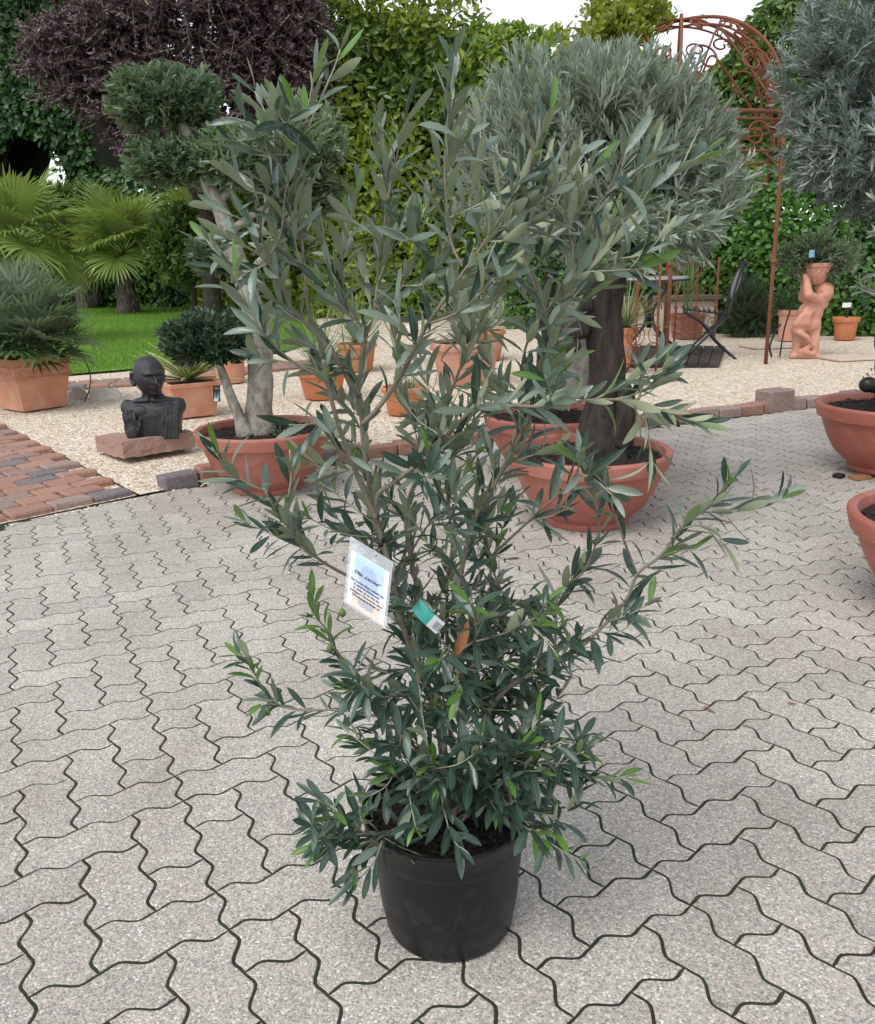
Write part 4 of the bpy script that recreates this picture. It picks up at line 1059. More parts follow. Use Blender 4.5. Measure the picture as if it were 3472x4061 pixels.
crown(t, cat(*lvs), tuple(np.concatenate([q[k] for q in tws]) for k in range(3)) + (.0018,), FAR, [M['olive_grey']], 300, key='grey')
print('big crown', sum(len(l[0]) for l in lvs))

# bowl behind it with lumpy grey trunks
bb = np.array([.64, 4.80])
t = thing('bowl_planter', 'bowl with lumpy twisted grey olive trunks behind the bowl with the thick dark trunk', 'potted tree', (bb[0], bb[1], 0), 'bowl planters on the paving')
bowl_parts(t, bb[0], bb[1], .375, .34, seed=33)
for pts, rad, sd_ in (([(1120, 800), (1128, 740), (1140, 690), (1165, 640), (1190, 590)], [.10, .08, .07, .06, .05], 1), ([(1150, 800), (1165, 750), (1172, 700), (1185, 650)], [.09, .08, .075, .05], 2), ([(1108, 790), (1112, 700), (1105, 620), (1118, 540)], [.07, .05, .042, .03], 3), ([(1165, 640), (1160, 560), (1150, 480)], [.045, .035, .02], 4)):
    trunk_from_px(t, pts, 4.82, rad, M['bark_grey'] if sd_ != 3 else M['bark_dark'], 'trunk', 20, .4, seed=sd_)
c = at(1090, 400, 4.85); k = depth(c) / (1771 * FOCAL)
B, S, SL = ellipsoid_shoots(rc, c, (150 * k, .3, 120 * k), 330, .13, .5, .8, seed=9)
crown(t, shoot_leaves(rc, B, S, SL, 7, np.full(len(B), .055), .185, .55), (B, S, SL, .0018), FAR, [M['olive_grey']], 0)

# right bowl, cut by the frame, with the blue grey crown above
br = np.array([2.43, 4.62])
t = thing('bowl_planter', 'bowl under the blue grey olive crown, cut by the right edge before the gravel', 'potted tree', (br[0], br[1], 0), 'bowl planters on the paving')
bowl_parts(t, br[0], br[1], .385, .36, z0=.02, seed=34)
g = G(); wp = ground(1738, 975); g.box((wp[0] + .03, wp[1] + .06, .011), (.10, .06, .02), .3, bev=.002); g.build('wooden_wedge', M['wood'], t, smooth=False)
g = G(); g.box((wp[0] - .06, wp[1] + .1, .011), (.05, .05, .02), .6, bev=.004); g.build('rubber_foot', M['plastic_black'], t, smooth=False)
trunk_from_px(t, [(1812, 800), (1800, 740), (1796, 640), (1802, 520), (1815, 420), (1810, 300), (1800, 200)], 4.62, [.09, .06, .05, .05, .05, .04, .025], M['bark_dark'], seg=20, lump=.3)
g = G(); lp = at(1757, 778, 4.45); g.ell(lp, (.045, .04, .04)); g.ell(lp + [.035, .01, -.015], (.035, .035, .03)); o = g.build('charred_stump', M['plastic_black'], t)
for (x, y) in ((1745, 770), (1760, 755), (1738, 785), (1752, 764)):
    p = at(x, y + 16, 4.45); lv = shoot_leaves(rc, p[None], np.array([[rc.normal(0, .2), 0, 1.0]]), np.array([.06]), 2, np.array([.03]), .3); foliage('sprout', lv, OVAL, M['olive_young'], t)
lvs, tws = [], []
for (cx, cy, rx, ry, n, Y, up) in ((1820, 120, 215, 190, 1100, 4.62, .5), (1765, 280, 165, 110, 640, 4.55, .25), (1720, 325, 110, 60, 260, 4.45, -.1), (1850, 330, 190, 110, 420, 4.6, .1), (1675, 120, 80, 130, 170, 4.7, .6)):
    c = at(cx, cy, Y); k = depth(c) / (1771 * FOCAL)
    B, S, SL = ellipsoid_shoots(rc, c, (rx * k, .5, ry * k), int(n * .55), .18, .45, up, seed=cx, amp=.2, bottom=-1, jit=.45)
    lvs.append(shoot_leaves(rc, B, S, SL, 9, np.full(len(B), .064), .2, .6)); tws.append((B, S, SL))
crown(t, cat(*lvs), tuple(np.concatenate([q[k] for q in tws]) for k in range(3)) + (.002,), FAR, [M['olive_blue']], 240, key='blue')
for pts in ([(1805, 330), (1740, 300), (1650, 330)], [(1810, 250), (1720, 180), (1620, 150)], [(1802, 200), (1770, 60), (1740, -60)], [(1812, 380), (1760, 380), (1690, 390)]):
    trunk_from_px(t, pts, 4.6, [.022, .014, .006], M['bark_dark'], 'branch', 8, .2)

# lower right bowl, only its left rim in the frame
b4 = np.array([1.735, 2.72])
t = thing('bowl_planter', 'nearest bowl at the right edge, only the left of its rim showing', 'potted tree', (b4[0], b4[1], 0), 'bowl planters on the paving')
bowl_parts(t, b4[0], b4[1], .375, .335, seed=35)
trunk_from_px(t, [(1980, 1080), (1975, 900), (1960, 700), (1930, 560), (1900, 470)], 2.75, [.05, .035, .03, .025, .012], M['bark_grey'])
for pts in ([(1930, 560), (1850, 540), (1755, 555)], [(1940, 600), (1850, 610), (1742, 580)], [(1900, 470), (1830, 440), (1768, 400)], [(1945, 620), (1870, 640), (1760, 590)], [(1920, 540), (1840, 480), (1772, 470)]):
    P = resample(catmull(np.array([at(x, y, 2.72) for x, y in pts]), 8), .012); g = G(); g.tube(P, np.linspace(.006, .0015, len(P)), 7); g.build('branch', M['stem'], t)
    lv = near_leaves(rc, P, .35, .024, .062, .2); foliage('foliage', lv, NEAR, OM, t, uv=True)

# ------------------------------------------------------------------ the bust on its granite slab
sl0 = ground(269, 948, GZ); sl_c = np.array([-1.855, 5.545]); SY = math.radians(40)
slab = thing('stone_slab', 'thick rough red granite slab lying on the gravel under the black bust', 'stone slab', (sl_c[0], sl_c[1], 0))
bmm = bmesh.new(); bmesh.ops.create_grid(bmm, x_segments=14, y_segments=14, size=.5)
ext = bmesh.ops.extrude_face_region(bmm, geom=bmm.faces[:]); bmesh.ops.translate(bmm, vec=(0, 0, .2), verts=[e for e in ext['geom'] if isinstance(e, bmesh.types.BMVert)])
bmesh.ops.subdivide_edges(bmm, edges=[e for e in bmm.edges if abs(e.verts[0].co.z - e.verts[1].co.z) > .1], cuts=4)
for v in bmm.verts:
    sx_ = v.co.x * .47; sy_ = v.co.y * .45; z_ = v.co.z * .5
    side_ = max(abs(v.co.x), abs(v.co.y)) > .49
    nz_ = mnoise.noise_vector(Vector((sx_, sy_, z_)) * 22) * (.009 if side_ else .002) + mnoise.noise_vector(Vector((sx_, sy_, z_)) * 60) * (.004 if side_ else .001)
    v.co = Vector((sx_, sy_, z_)) + nz_
bmesh.ops.recalc_face_normals(bmm, faces=bmm.faces[:])
bmm.transform(Matrix.Rotation(SY, 4, 'Z') @ Matrix.Rotation(-.05, 4, 'X'))
me = bpy.data.meshes.new('block'); bmm.to_mesh(me); bmm.free(); me.materials.append(M['granite'])
o = bpy.data.objects.new('block', me); COL.objects.link(o); o.parent = slab; o.location = (0, 0, .035)
g = G(); sp_ = ground(240, 922, GZ); g.box((sp_[0] + .03, sp_[1] + .1, .03), (.14, .1, .05), .7, bev=.01); g.build('support_stone', M['granite'], slab, smooth=False)

BP = np.array([-1.765, 5.50, .125])
bust = thing('bust', 'black painted bust of a bald bare chested man with round spectacles and a draped shoulder', 'statue', tuple(BP))
BYAW = math.radians(36)                                    # turned towards the right of the picture
def brot(v, yaw=BYAW):
    v = np.atleast_2d(np.asarray(v, float)); c, s = math.cos(yaw), math.sin(yaw)
    return np.stack([v[:, 0] * c - v[:, 1] * s, v[:, 0] * s + v[:, 1] * c, v[:, 2]], 1)
def R3(yaw): return np.array([[math.cos(yaw), -math.sin(yaw), 0], [math.sin(yaw), math.cos(yaw), 0], [0, 0, 1]])
TY = math.radians(4)
g = G()
# torso: stacked super-ellipses, faces -y before turning
ZS = .88
rings = [(0, .150, .080, 0), (.03, .155, .088, 0), (.10, .163, .094, 0), (.17, .178, .098, 0), (.215, .186, .094, .005), (.245, .176, .082, .01), (.268, .125, .068, .014), (.285, .075, .056, .012), (.31, .060, .060, .002), (.345, .061, .064, -.006), (.38, .06, .062, -.012)]
na = 40; a = np.linspace(0, 2 * PI, na, endpoint=False); V = []
for z, rx, ry, off in rings:
    e = .62 if z < .25 else 1.0
    x = rx * np.sign(np.cos(a)) * np.abs(np.cos(a)) ** e; y = ry * np.sign(np.sin(a)) * np.abs(np.sin(a)) ** e + off
    V.append(np.stack([x, y, np.full(na, z * ZS)], 1))
V = brot(np.vstack(V), TY) + BP
F = [(i * na + k, i * na + (k + 1) % na, (i + 1) * na + (k + 1) % na, (i + 1) * na + k) for i in range(len(rings) - 1) for k in range(na)] + [tuple(range(na))[::-1], tuple((len(rings) - 1) * na + k for k in range(na))]
g.add(V, F)
def B_(p, yaw=TY): return (brot([(p[0], p[1], p[2] * ZS)], yaw) + BP)[0]
# shoulders, collar bones, chest
for s in (-1, 1):
    g.ell(B_((s * .158, .0, .215)), (.042, .06, .052)); g.ell(B_((s * .07, -.07, .19)), (.075, .03, .045), R3(TY))
    g.caps(np.array([B_((s * .02, -.068, .272)), B_((s * .08, -.062, .268)), B_((s * .15, -.03, .25))]), .011)
    g.caps(np.array([B_((s * .012, -.062, .275)), B_((s * .03, -.05, .33)), B_((s * .045, -.01, .385))]), .013)
# raised hand on the left of the picture: palm, thumb and four fingers
g.ell(B_((-.128, -.088, .085)), (.045, .03, .085)); g.ell(B_((-.12, -.1, .05)), (.04, .028, .06))
for k, (dx, top_) in enumerate(((-.158, .195), (-.137, .218), (-.115, .212), (-.094, .19))):
    g.caps(np.array([B_((dx + .01, -.102, .10)), B_((dx, -.112, .155)), B_((dx - .004, -.102, top_))]), [.0115, .0105, .0085])
g.caps(np.array([B_((-.085, -.1, .06)), B_((-.068, -.108, .105)), B_((-.066, -.102, .145))]), [.013, .011, .009])
# draped cloth over the other shoulder
for k, (x0, x1, x2) in enumerate(((.085, .075, .055), (.105, .1, .078), (.128, .122, .105), (.15, .142, .13), (.168, .158, .15))):
    g.caps(np.array([B_((x0 + .005, .03, .268 - k * .004)), B_((x0, -.045, .268 - k * .006)), B_((x0 - .002, -.088, .225)), B_((x1, -.104, .13)), B_((x2, -.104, .01))]), [.012, .015, .013, .012, .012])
g.ell(B_((.155, -.02, .235)), (.035, .06, .04)); g.caps(np.array([B_((.03, -.1, .0)), B_((.045, -.104, .08)), B_((.075, -.1, .16))]), .010)
# head
HC = BP + brot([(0, -.032, .384)], TY)[0]
nu, nv = 88, 64; u = np.linspace(0, 2 * PI, nu, endpoint=False); vv = np.linspace(.02, PI - .02, nv)
V = []
for b in vv:
    for q in u:
        d = np.array([math.sin(b) * math.sin(q), -math.sin(b) * math.cos(q), math.cos(b)])
        x, y, z = d * (.096, .108, .126)
        zz = z / .126
        w_ = 1.0 - .30 * max(0, -zz - .05) ** 1.1 - .02 * max(0, zz) ; x *= w_
        if y > 0: y *= 1 - .35 * max(0, -zz - .1)
        if zz < -.3 and y < 0: y *= 1 + .02
        f = max(0, -d[1])                                   # front side
        G_ = lambda cx, cz, sx, sz: math.exp(-((x - cx) / sx) ** 2 - ((z - cz) / sz) ** 2) * (f > 0) * min(1, f * 2)
        push = 0
        push += .009 * (G_(.03, .035, .028, .010) + G_(-.03, .035, .028, .010))      # brows
        push -= .011 * (G_(.031, .012, .018, .012) + G_(-.031, .012, .018, .012))    # sockets
        push += .006 * (G_(.031, .011, .011, .007) + G_(-.031, .011, .011, .007))    # lids
        push += .027 * G_(0, -.022, .011, .016) + .017 * G_(0, .0, .008, .022) + .009 * (G_(.013, -.027, .008, .008) + G_(-.013, -.027, .008, .008))
        push += .007 * (G_(.045, -.018, .02, .02) + G_(-.045, -.018, .02, .02))      # cheeks
        push += .011 * G_(0, -.048, .030, .009) - .006 * G_(0, -.060, .026, .004) + .006 * G_(0, -.068, .02, .006) - .004 * G_(0, -.08, .02, .006)
        push += .012 * G_(0, -.1, .022, .018)
        push -= .0035 * (G_(.034, -.045, .006, .02) + G_(-.034, -.045, .006, .02))
        for wz in (.052, .064, .076): push += .0018 * math.cos((z - wz) * 500) * G_(0, wz, .05, .006)
        y -= push * 1.45
        V.append((x, y, z))
V = np.array(V); HT = np.array(Matrix.Rotation(.08, 3, 'X'))
V = brot(V @ HT.T, BYAW) + HC
F = [(i * nu + k, i * nu + (k + 1) % nu, (i + 1) * nu + (k + 1) % nu, (i + 1) * nu + k) for i in range(nv - 1) for k in range(nu)] + [tuple(range(nu))[::-1], tuple((nv - 1) * nu + k for k in range(nu))]
g.add(V, F[:-2] + [tuple(range(nu)), tuple((nv - 1) * nu + k for k in range(nu))[::-1]])
def H_p(p): return (brot(np.atleast_2d(np.asarray(p, float)) @ HT.T, BYAW) + HC)
for s in (-1, 1):
    for q in range(9):
        an = -1.9 + q * .5; pts = H_p((s * (.093 + .010 * math.cos(an * .5)), .014 + .018 * math.cos(an), -.005 + .033 * math.sin(an)))[0]; g.ell(pts, (.008, .009, .009), nu=10, nv=8)
    g.ell(H_p((s * .090, .012, -.008))[0], (.007, .016, .026), R3(BYAW)); g.ell(H_p((s * .091, .004, -.037))[0], (.007, .009, .011))
body = g.build('figure', M['bronze'], bust)
remesh(body, .004, .003, .02, 1)
g = G()
for s in (-1, 1):
    a = np.linspace(0, 2 * PI, 26); g.tube(H_p(np.stack([s * .031 + .025 * np.cos(a), np.full(26, -.118), -.004 + .0185 * np.sin(a)], 1)), .003, 6)
    g.tube(H_p([(s * .053, -.115, .0), (s * .086, -.06, .004), (s * .098, .005, .006)]), .002, 6)
g.tube(H_p([(-.009, -.12, -.002), (0, -.128, .003), (.009, -.12, -.002)]), .002, 6)
g.build('spectacles', M['bronze'], bust)

# ------------------------------------------------------------------ loose stones on the gravel
def rock(px, py, wpx, hpx, lab, seed, mat='rock', depth_k=.6, Z=GZ):
    c = ground(px, py, Z); k = depth(c) / (1771 * FOCAL); sx, sz = wpx * k / 2, hpx * k
    bm = bmesh.new(); bmesh.ops.create_icosphere(bm, subdivisions=3, radius=1)
    for v in bm.verts:
        d = v.co.copy(); q = 1 + .28 * mnoise.noise(d * 1.3 + Vector((seed, 0, 0))) + .12 * mnoise.noise(d * 3.5 + Vector((0, seed, 0)))
        v.co = Vector((d.x * sx * q, d.y * sx * depth_k * q, max(-.2, min(d.z * q, .75 + .1 * mnoise.noise(d * 3))) * sz * 1.2))
    me = bpy.data.meshes.new('garden_rock'); bm.to_mesh(me); bm.free(); me.materials.append(M[mat])
    o = bpy.data.objects.new('garden_rock', me); finish(o, None, (c[0], c[1] + sx * depth_k, Z)); tag(o, lab, 'rock', 'pale rocks on the gravel'); return o
rock(207, 808, 72, 22, 'flat pale rock lying left of the black bust before the brick edging', 3)
rock(152, 806, 40, 24, 'small pale rock at the foot of the square palm pot', 8)
rock(852, 752, 40, 30, 'white rounded stone standing behind the small orange pot', 12, depth_k=.8)
rock(848, 668, 64, 12, 'long pale stone lying far back beyond the pink pot', 15, depth_k=.5)
for (x, y, wx, lab) in ((1720, 727, 85, 'flat sandstone slab sunk in the gravel right of the cherub'), (1560, 703, 90, 'flat sandstone slab sunk in the gravel left of the cherub')):
    c = ground(x, y, GZ); k = depth(c) / (1771 * FOCAL); g = G(); g.box((c[0], c[1] + .1, GZ + .008), (wx * k, .42, .03), .2, bev=.008); o = g.build('stepping_slab', M['slabstone'], None, (c[0], c[1], GZ), smooth=False); tag(o, lab, 'stone slab', 'flat slabs in the gravel')

# ------------------------------------------------------------------ fan palms, yuccas and other pot plants
def fan_mesh(name, segs, arc, L, hw, mat, droop=.25, cup=.25, split=.35, seed=0, tips=.25):
    """one palm fan: petiole end at the origin, blade along +Y, folded pointed segments"""
    r = np.random.default_rng(seed); V, F = [], []
    for k in range(segs):
        a = -arc / 2 + arc * k / (segs - 1); ln = L * (1 - .28 * abs(a / (arc / 2)) ** 2) * r.uniform(.9, 1.05)
        d = np.array([math.sin(a), math.cos(a)]); p = np.array([d[1], -d[0]]); b = len(V)
        for t in (.02, split, .72, 1.0):
            q = ln * t; z = cup * L * .35 * math.sin(min(1, t * 1.2) * 1.2) - droop * L * max(0, t - .35) ** 2 * (1 + r.normal(0, tips)) + .10 * L * abs(math.sin(a)) * t * cup * 3
            wd = hw * (.15 if t < .05 else (1.0 if t < .5 else (.72 if t < .9 else .04)))
            wd = min(wd, q * math.tan(arc / segs / 2) * 1.05 + .001) if t < .5 else wd
            for s_, zz in ((-1, .0), (0, -.35 * wd), (1, .0)):
                V.append((d[0] * q + p[0] * wd * s_, d[1] * q + p[1] * wd * s_, z + zz))
        for i in range(3):
            c = b + i * 3
            F += [(c + 1, c, c + 3, c + 4), (c + 2, c + 1, c + 4, c + 5)]
    me = mesh_from(name, V, np.array(F), mat, False)
    if me.polygons[5].normal.z < 0: me.flip_normals()
    return me
def orient(p, D, N):
    D = unit(D); N = unit(N - D * (N @ D)); X = np.cross(D, N)
    return Matrix(((X[0], D[0], N[0], p[0]), (X[1], D[1], N[1], p[1]), (X[2], D[2], N[2], p[2]), (0, 0, 0, 1)))
rpz = np.random.default_rng(42)
def palm_fronds(root, crown_c, n, pet, meshes, pet_r, mat_pet, elev=(-.3, 1.25), sector=None, scale=1.0, drop=.15, keepw=None):
    for k in range(n):
        az = 2 * PI * (k * .381966) + rpz.normal(0, .15); el = elev[0] + (elev[1] - elev[0]) * ((k + .5) / n) ** .8
        if sector and not (sector[0] < (az % (2 * PI)) < sector[1]): continue
        d = np.array([math.cos(az) * math.cos(el), math.sin(az) * math.cos(el), math.sin(el)])
        ln = pet * rpz.uniform(.75, 1.15); mid = crown_c + d * ln * .55; end = crown_c + d * ln + np.array([0, 0, -drop * ln * (1 - math.sin(max(0, el)))])
        P = catmull(np.array([crown_c, mid, end]), 5); g = G(); g.tube(P, np.linspace(pet_r * 1.3, pet_r * .8, len(P)), 5)
        f = g.build('frond', mat_pet, root)
        bl_ = bpy.data.objects.new('fan', meshes[k % len(meshes)]); COL.objects.link(bl_); bl_.parent = f
        D = unit(end - mid) + np.array([0, 0, -.25 * (1 - math.sin(max(0, el)))]); N = np.array([0, 0, 1.0]) - d * .35 + rpz.normal(0, .15, 3)
        Mx = orient(end - ORG[root.name], D, N); s_ = scale * rpz.uniform(.85, 1.1)
        bl_.matrix_local = Mx @ Matrix.Diagonal((s_, s_, s_, 1))
def palm_trunk(root, P, rad, seed, hairs=140):
    P = resample(catmull(np.array(P), 6), .06); g = G(); g.tube(P, np.interp(np.linspace(0, 1, len(P)), np.linspace(0, 1, len(rad)), rad), 22, .4, seed)
    tr = g.build('trunk', M['palm_trunk'], root); r = np.random.default_rng(seed); g = G()
    for _ in range(hairs):
        i = r.integers(0, len(P)); a = r.uniform(0, 2 * PI); R_ = np.interp(i / len(P), np.linspace(0, 1, len(rad)), rad)
        p = P[i] + np.array([math.cos(a), math.sin(a), 0]) * R_ * 1.03; q = p + np.array([math.cos(a + r.normal(0, .6)), math.sin(a + r.normal(0, .6)), 0]) * R_ * .25 + np.array([0, 0, -r.uniform(.08, .25)])
        g.tube(np.array([p, (p + q) / 2 + np.array([math.cos(a), math.sin(a), 0]) * R_ * .15, q]), .008, 3)
    tag(g.build('fibre', M['fibre'], tr, smooth=False), kind='stuff')
FANS = [fan_mesh('fan', 34, 3.9, .95, .034, M['palm'], .45, .25, seed=k) for k in range(3)]
FANY = [fan_mesh('fan', 34, 3.9, .95, .034, M['palm_yellow'], .7, .2, seed=9)]
def mound(px, py, R, lab):
    c = ground(px, py, GZ); g = G(); g.lathe([(R, 0), (R * .8, .05), (R * .45, .11), (.01, .14)], (c[0], c[1] + R * .2, GZ), 40, .05)
    o = g.build('gravel_mound', M['gravelbed'], None, (c[0], c[1], GZ)); tag(o, kind='stuff')
    md = o.modifiers.new('stones', 'NODES'); md.node_group = pebble_nodes('mound stones', 420, .025, .04, M['pebble'], .6, 4)
def fan_palm(px, py, Y, top_px, rad, lab, n, pet, scale, seed, mound_r=None, elev=(-.35, 1.3), yellow=0, sway=0):
    b = at(px, py, Y); b[2] = GZ; tpt = at(top_px[0], top_px[1], Y)
    root = thing('fan_palm', lab, 'palm tree', tuple(b), 'fan palms on the lawn')
    palm_trunk(root, [b, b + (tpt - b) * np.array([.35, .35, .4]), tpt - [0, 0, .05]], rad, seed)
    palm_fronds(root, tpt, n, pet, FANS, .018, M['palm'], elev, scale=scale)
    if yellow: palm_fronds(root, tpt, yellow, pet * 1.1, FANY, .018, M['palm_yellow'], (-.2, .35), scale=scale)
    if mound_r: mound(px, py + 2, mound_r, '')
    return root
fan_palm(262, 634, 22.0, (250, 512), [.24, .2, .2, .17], 'fan palm on the lawn with a full green crown, its trunk ringed by gravel', 26, .75, 1.12, 3, 1.35, (-.25, 1.25))
fan_palm(175, 622, 25.0, (172, 492), [.3, .33, .26, .2], 'taller fan palm with shaggy grey trunk and yellowing fronds behind the full green one', 22, .9, 1.2, 4, 1.6, (0, 1.3), 3)
fan_palm(439, 638, 21.5, (435, 500), [.22, .24, .2, .15], 'fan palm half hidden by the pale clipped olive trunk', 16, .9, 1.0, 5, 1.25, (.2, 1.35))
fan_palm(122, 600, 27.5, (118, 480), [.2, .2, .18, .15], 'dark slim fan palm trunk furthest back beside the shaggy palm', 14, .8, 1.2, 6, None, (-.1, 1.3))
fan_palm(20, 690, 14.0, (40, 492), [.16, .15, .14, .12], 'big spreading fan palm at the left edge behind the square planter', 24, .55, .78, 7, None, (-.5, 1.2))
fan_palm(700, 640, 20.0, (705, 540), [.2, .2, .17, .14], 'yellowish fan palm glimpsed through the olive beside the laurel hedge', 16, .7, .9, 8, None, (-.2, 1.2), 2)

def square_pot(root, c, yaw, sb, st, H, mat, rim=.0, frieze=False, chips=90, seed=1):
    """tapered square planter with bands; c is the centre on the ground"""
    def ring(s, z): return [brot([(x * s, y * s, z)], yaw)[0] + c for x, y in ((-1, -1), (1, -1), (1, 1), (-1, 1))]
    prof = [(sb / 2 - .004, 0), (sb / 2, .006)]
    if frieze: prof += [(sb / 2 + (st - sb) / 2 * .62, H * .60), (st / 2 * .965 + .012, H * .615), (st / 2 * .965 + .014, H * .635), (st / 2 * .955, H * .65), (st / 2 * .965, H * .815), (st / 2 * .965 + .014, H * .825), (st / 2 * .965 + .014, H * .85), (st / 2 * .965 + .004, H * .86), (st / 2, H * .985)]
    else: prof += [(st / 2 - .012, H * .86), (st / 2, H * .875)]
    prof += [(st / 2 + .002, H), (st / 2 - .022, H), (st / 2 - .026, H * .93), (st / 2 - .05, H * .85)]
    g = G(); V = np.vstack([ring(s, z) for s, z in prof]); F = [(i * 4 + k, i * 4 + (k + 1) % 4, (i + 1) * 4 + (k + 1) % 4, (i + 1) * 4 + k) for i in range(len(prof) - 1) for k in range(4)] + [(3, 2, 1, 0)]
    g.add(V, F); o = g.build('pot', mat, root, smooth=False)
    m = o.modifiers.new('worn edges', 'BEVEL'); m.width = .006; m.segments = 2; m.limit_method = 'ANGLE'; m.angle_limit = .5
    g = G(); g.add(ring(st / 2 - .03, H * .92), [(0, 1, 2, 3)]); s_ = g.build('soil', M['soil'], root, smooth=False)
    if frieze:
        for side in range(4):
            g = G(); R_ = np.array(Matrix.Rotation(yaw + side * PI / 2, 3, 'Z')); half = st / 2 * .94; y0 = -(st / 2 * .962)
            for q in range(3):
                x0 = -half + half * 2 * (q + .5) / 3; zc = H * .735; hh = H * .062
                th = np.linspace(0, 4.2 * PI / 2, 22); rr = np.linspace(hh * 1.0, hh * .25, 22)
                sp = np.stack([x0 - half * .1 + rr * np.cos(th + 2.6) * 1.15, np.full(22, y0), zc + rr * np.sin(th + 2.6)], 1)
                g.tube(sp @ R_.T + c, .0075, 6)
                for w_ in (.0, .018, .034):
                    wv_ = np.array([(x0 + half * .02, y0, zc + hh * .9 - w_), (x0 + half * .14, y0, zc - hh * .1 - w_ * .6), (x0 + half * .30, y0, zc - hh * .8 + w_ * .4), (x0 + half * .36, y0, zc + hh * .2)])
                    g.tube(catmull(wv_, 5) @ R_.T + c, .0065, 5)
            g.build('frieze', mat, root)
    return s_
# square planter with the dwarf fan palm
yw = math.atan2(.78, .62)
cq = np.array([-3.44, 7.53, GZ])
t = thing('palm_planter', 'square terracotta planter with a scroll frieze, holding a dense dwarf fan palm', 'potted palm', tuple(cq))
square_pot(t, cq, yw, .39, .50, .435, M['terra'], frieze=True)
DF = [fan_mesh('fan', 15, 3.2, .31, .016, M['dwarf_palm'], .25, .45, .4, seed=20 + k, tips=.5) for k in range(4)]
for (ox, oy, oz, n, e0, e1, pt) in ((0, 0, .50, 30, -.05, 1.3, .36), (.12, .05, .48, 18, -.15, .9, .27), (-.14, -.02, .48, 18, -.1, 1.0, .28), (0, -.06, .48, 12, -.1, .6, .2), (.02, .0, .66, 14, .2, 1.4, .34)):
    palm_fronds(t, cq + np.array([ox, oy, oz]), n, pt, DF, .005, M['dwarf_palm'], (e0, e1), scale=1.05, drop=.1)
def hose(pxs, Y, r, lab, name='irrigation_hose'):
    P = catmull(np.array([at(x, y, Y) for x, y in pxs]), 8); g = G(); g.tube(P, r, 8); o = g.build(name, M['plastic_black'], None, tuple(P[-1])); tag(o, lab, 'hose', 'black irrigation hoses'); return o
hose([(140, 700), (158, 712), (175, 735), (183, 762), (180, 790), (171, 812)], 7.55, .0055, 'black arched irrigation hose beside the square palm planter')
hose([(1580, 655), (1570, 670), (1561, 690), (1558, 705), (1562, 722)], 9.7, .011, 'curved black hose end left of the cherub statue')
hose([(1614, 575), (1600, 625), (1587, 668), (1578, 722)], 9.75, .009, 'thin straight black hose rising beside the cherub statue')

SW = [(0, .5), (.25, .46), (.5, .5), (.75, .34), (.92, .13), (1, .01)]
def sword(n_t=4, bends=(.1, .25, .4, .05), fold=.5): return [leaf_template(SW, b, fold, .15 * (k % 3 - 1)) for k, b in enumerate(bends)]
SWT = sword(4, (.0, .06, .12, .03), .5)
def rosette(root, c, n, L, W, mat, el0, el1, key, name='leaf', rs=3, temps=None, objs=True, stuff_name='foliage'):
    r = np.random.default_rng(rs); az = 2 * PI * np.arange(n) * .381966 + r.normal(0, .15, n); el = el0 + (el1 - el0) * (np.arange(n) / n) ** .9 + r.normal(0, .08, n)
    D = np.stack([np.cos(az) * np.cos(el), np.sin(az) * np.cos(el), np.sin(el)], 1); N = np.array([[0, 0, 1.0]]) - D * .2 + r.normal(0, .1, (n, 3))
    LL = L * r.uniform(.8, 1.12, n); lv = (np.asarray(c) + D * .01, D, N, LL, np.full(n, W) * r.uniform(.85, 1.1, n), np.zeros(n, int))
    if objs: leaf_objects(name, lv, range(n), temps or SWT, [mat], root, key=key)
    else: foliage(stuff_name, lv, temps or SWT, mat, root)
# variegated yucca
yc = (ground(332, 848, GZ) + ground(430, 846, GZ)) / 2 + np.array([-.02, .20, 0])
t = thing('yucca_planter', 'square terracotta pot with a yellow edged yucca and a hanging plant tag, behind the bust', 'potted yucca', tuple(yc))
square_pot(t, yc, math.radians(30), .30, .40, .27, M['terra'])
rosette(t, yc + np.array([.0, 0, .27]), 64, .46, .036, M['yucca'], .12, 1.4, 'yucca')
TP = at(431, 780, yc[1] - .17); rt = thing('plant_tag', 'black plant tag with blue leaf picture and barcode hanging on the yucca pot', 'plant tag', tuple(TP))
tx, ty, tn = unit(np.array([1, .1, .04])), unit(np.array([-.06, -.1, -1])), None; tn = unit(np.cross(tx, ty)); tn = tn if tn[1] < 0 else -tn
def tp(u, v, o=0): return TP + tx * u + ty * v + tn * o
g = G(); quad_solid(g, tp(0, 0), tp(.055, 0), tp(.055, .125), tp(0, .125), -tn, .001); g.build('card', M['plastic_black'], rt, smooth=False)
g = G()
for (u, v, du) in ((.012, .045, -.004), (.02, .04, -.001), (.03, .05, .003), (.037, .042, .004), (.044, .052, .005)):
    g.add([tp(u - .003, .1, .0008), tp(u + .003, .1, .0008), tp(u + du, v, .0008)], [(0, 1, 2)])
g.build('leaf_picture', M['tagblue'], rt, smooth=False)
g = G(); g.add([tp(.006, .1, .0012), tp(.04, .1, .0012), tp(.04, .12, .0012), tp(.006, .12, .0012)], [(0, 1, 2, 3)]); g.build('white_field', M['white'], rt, smooth=False)
g = G()
for k in range(9): g.add([tp(.011 + k * .0028, .104, .0016), tp(.0122 + k * .0028, .104, .0016), tp(.0122 + k * .0028, .115, .0016), tp(.011 + k * .0028, .115, .0016)], [(0, 1, 2, 3)])
g.build('barcode', M['ink'], rt, smooth=False)
write('Yucca', tp(.0275, .022, .001), tx, -ty, .013, M['white'], rt)

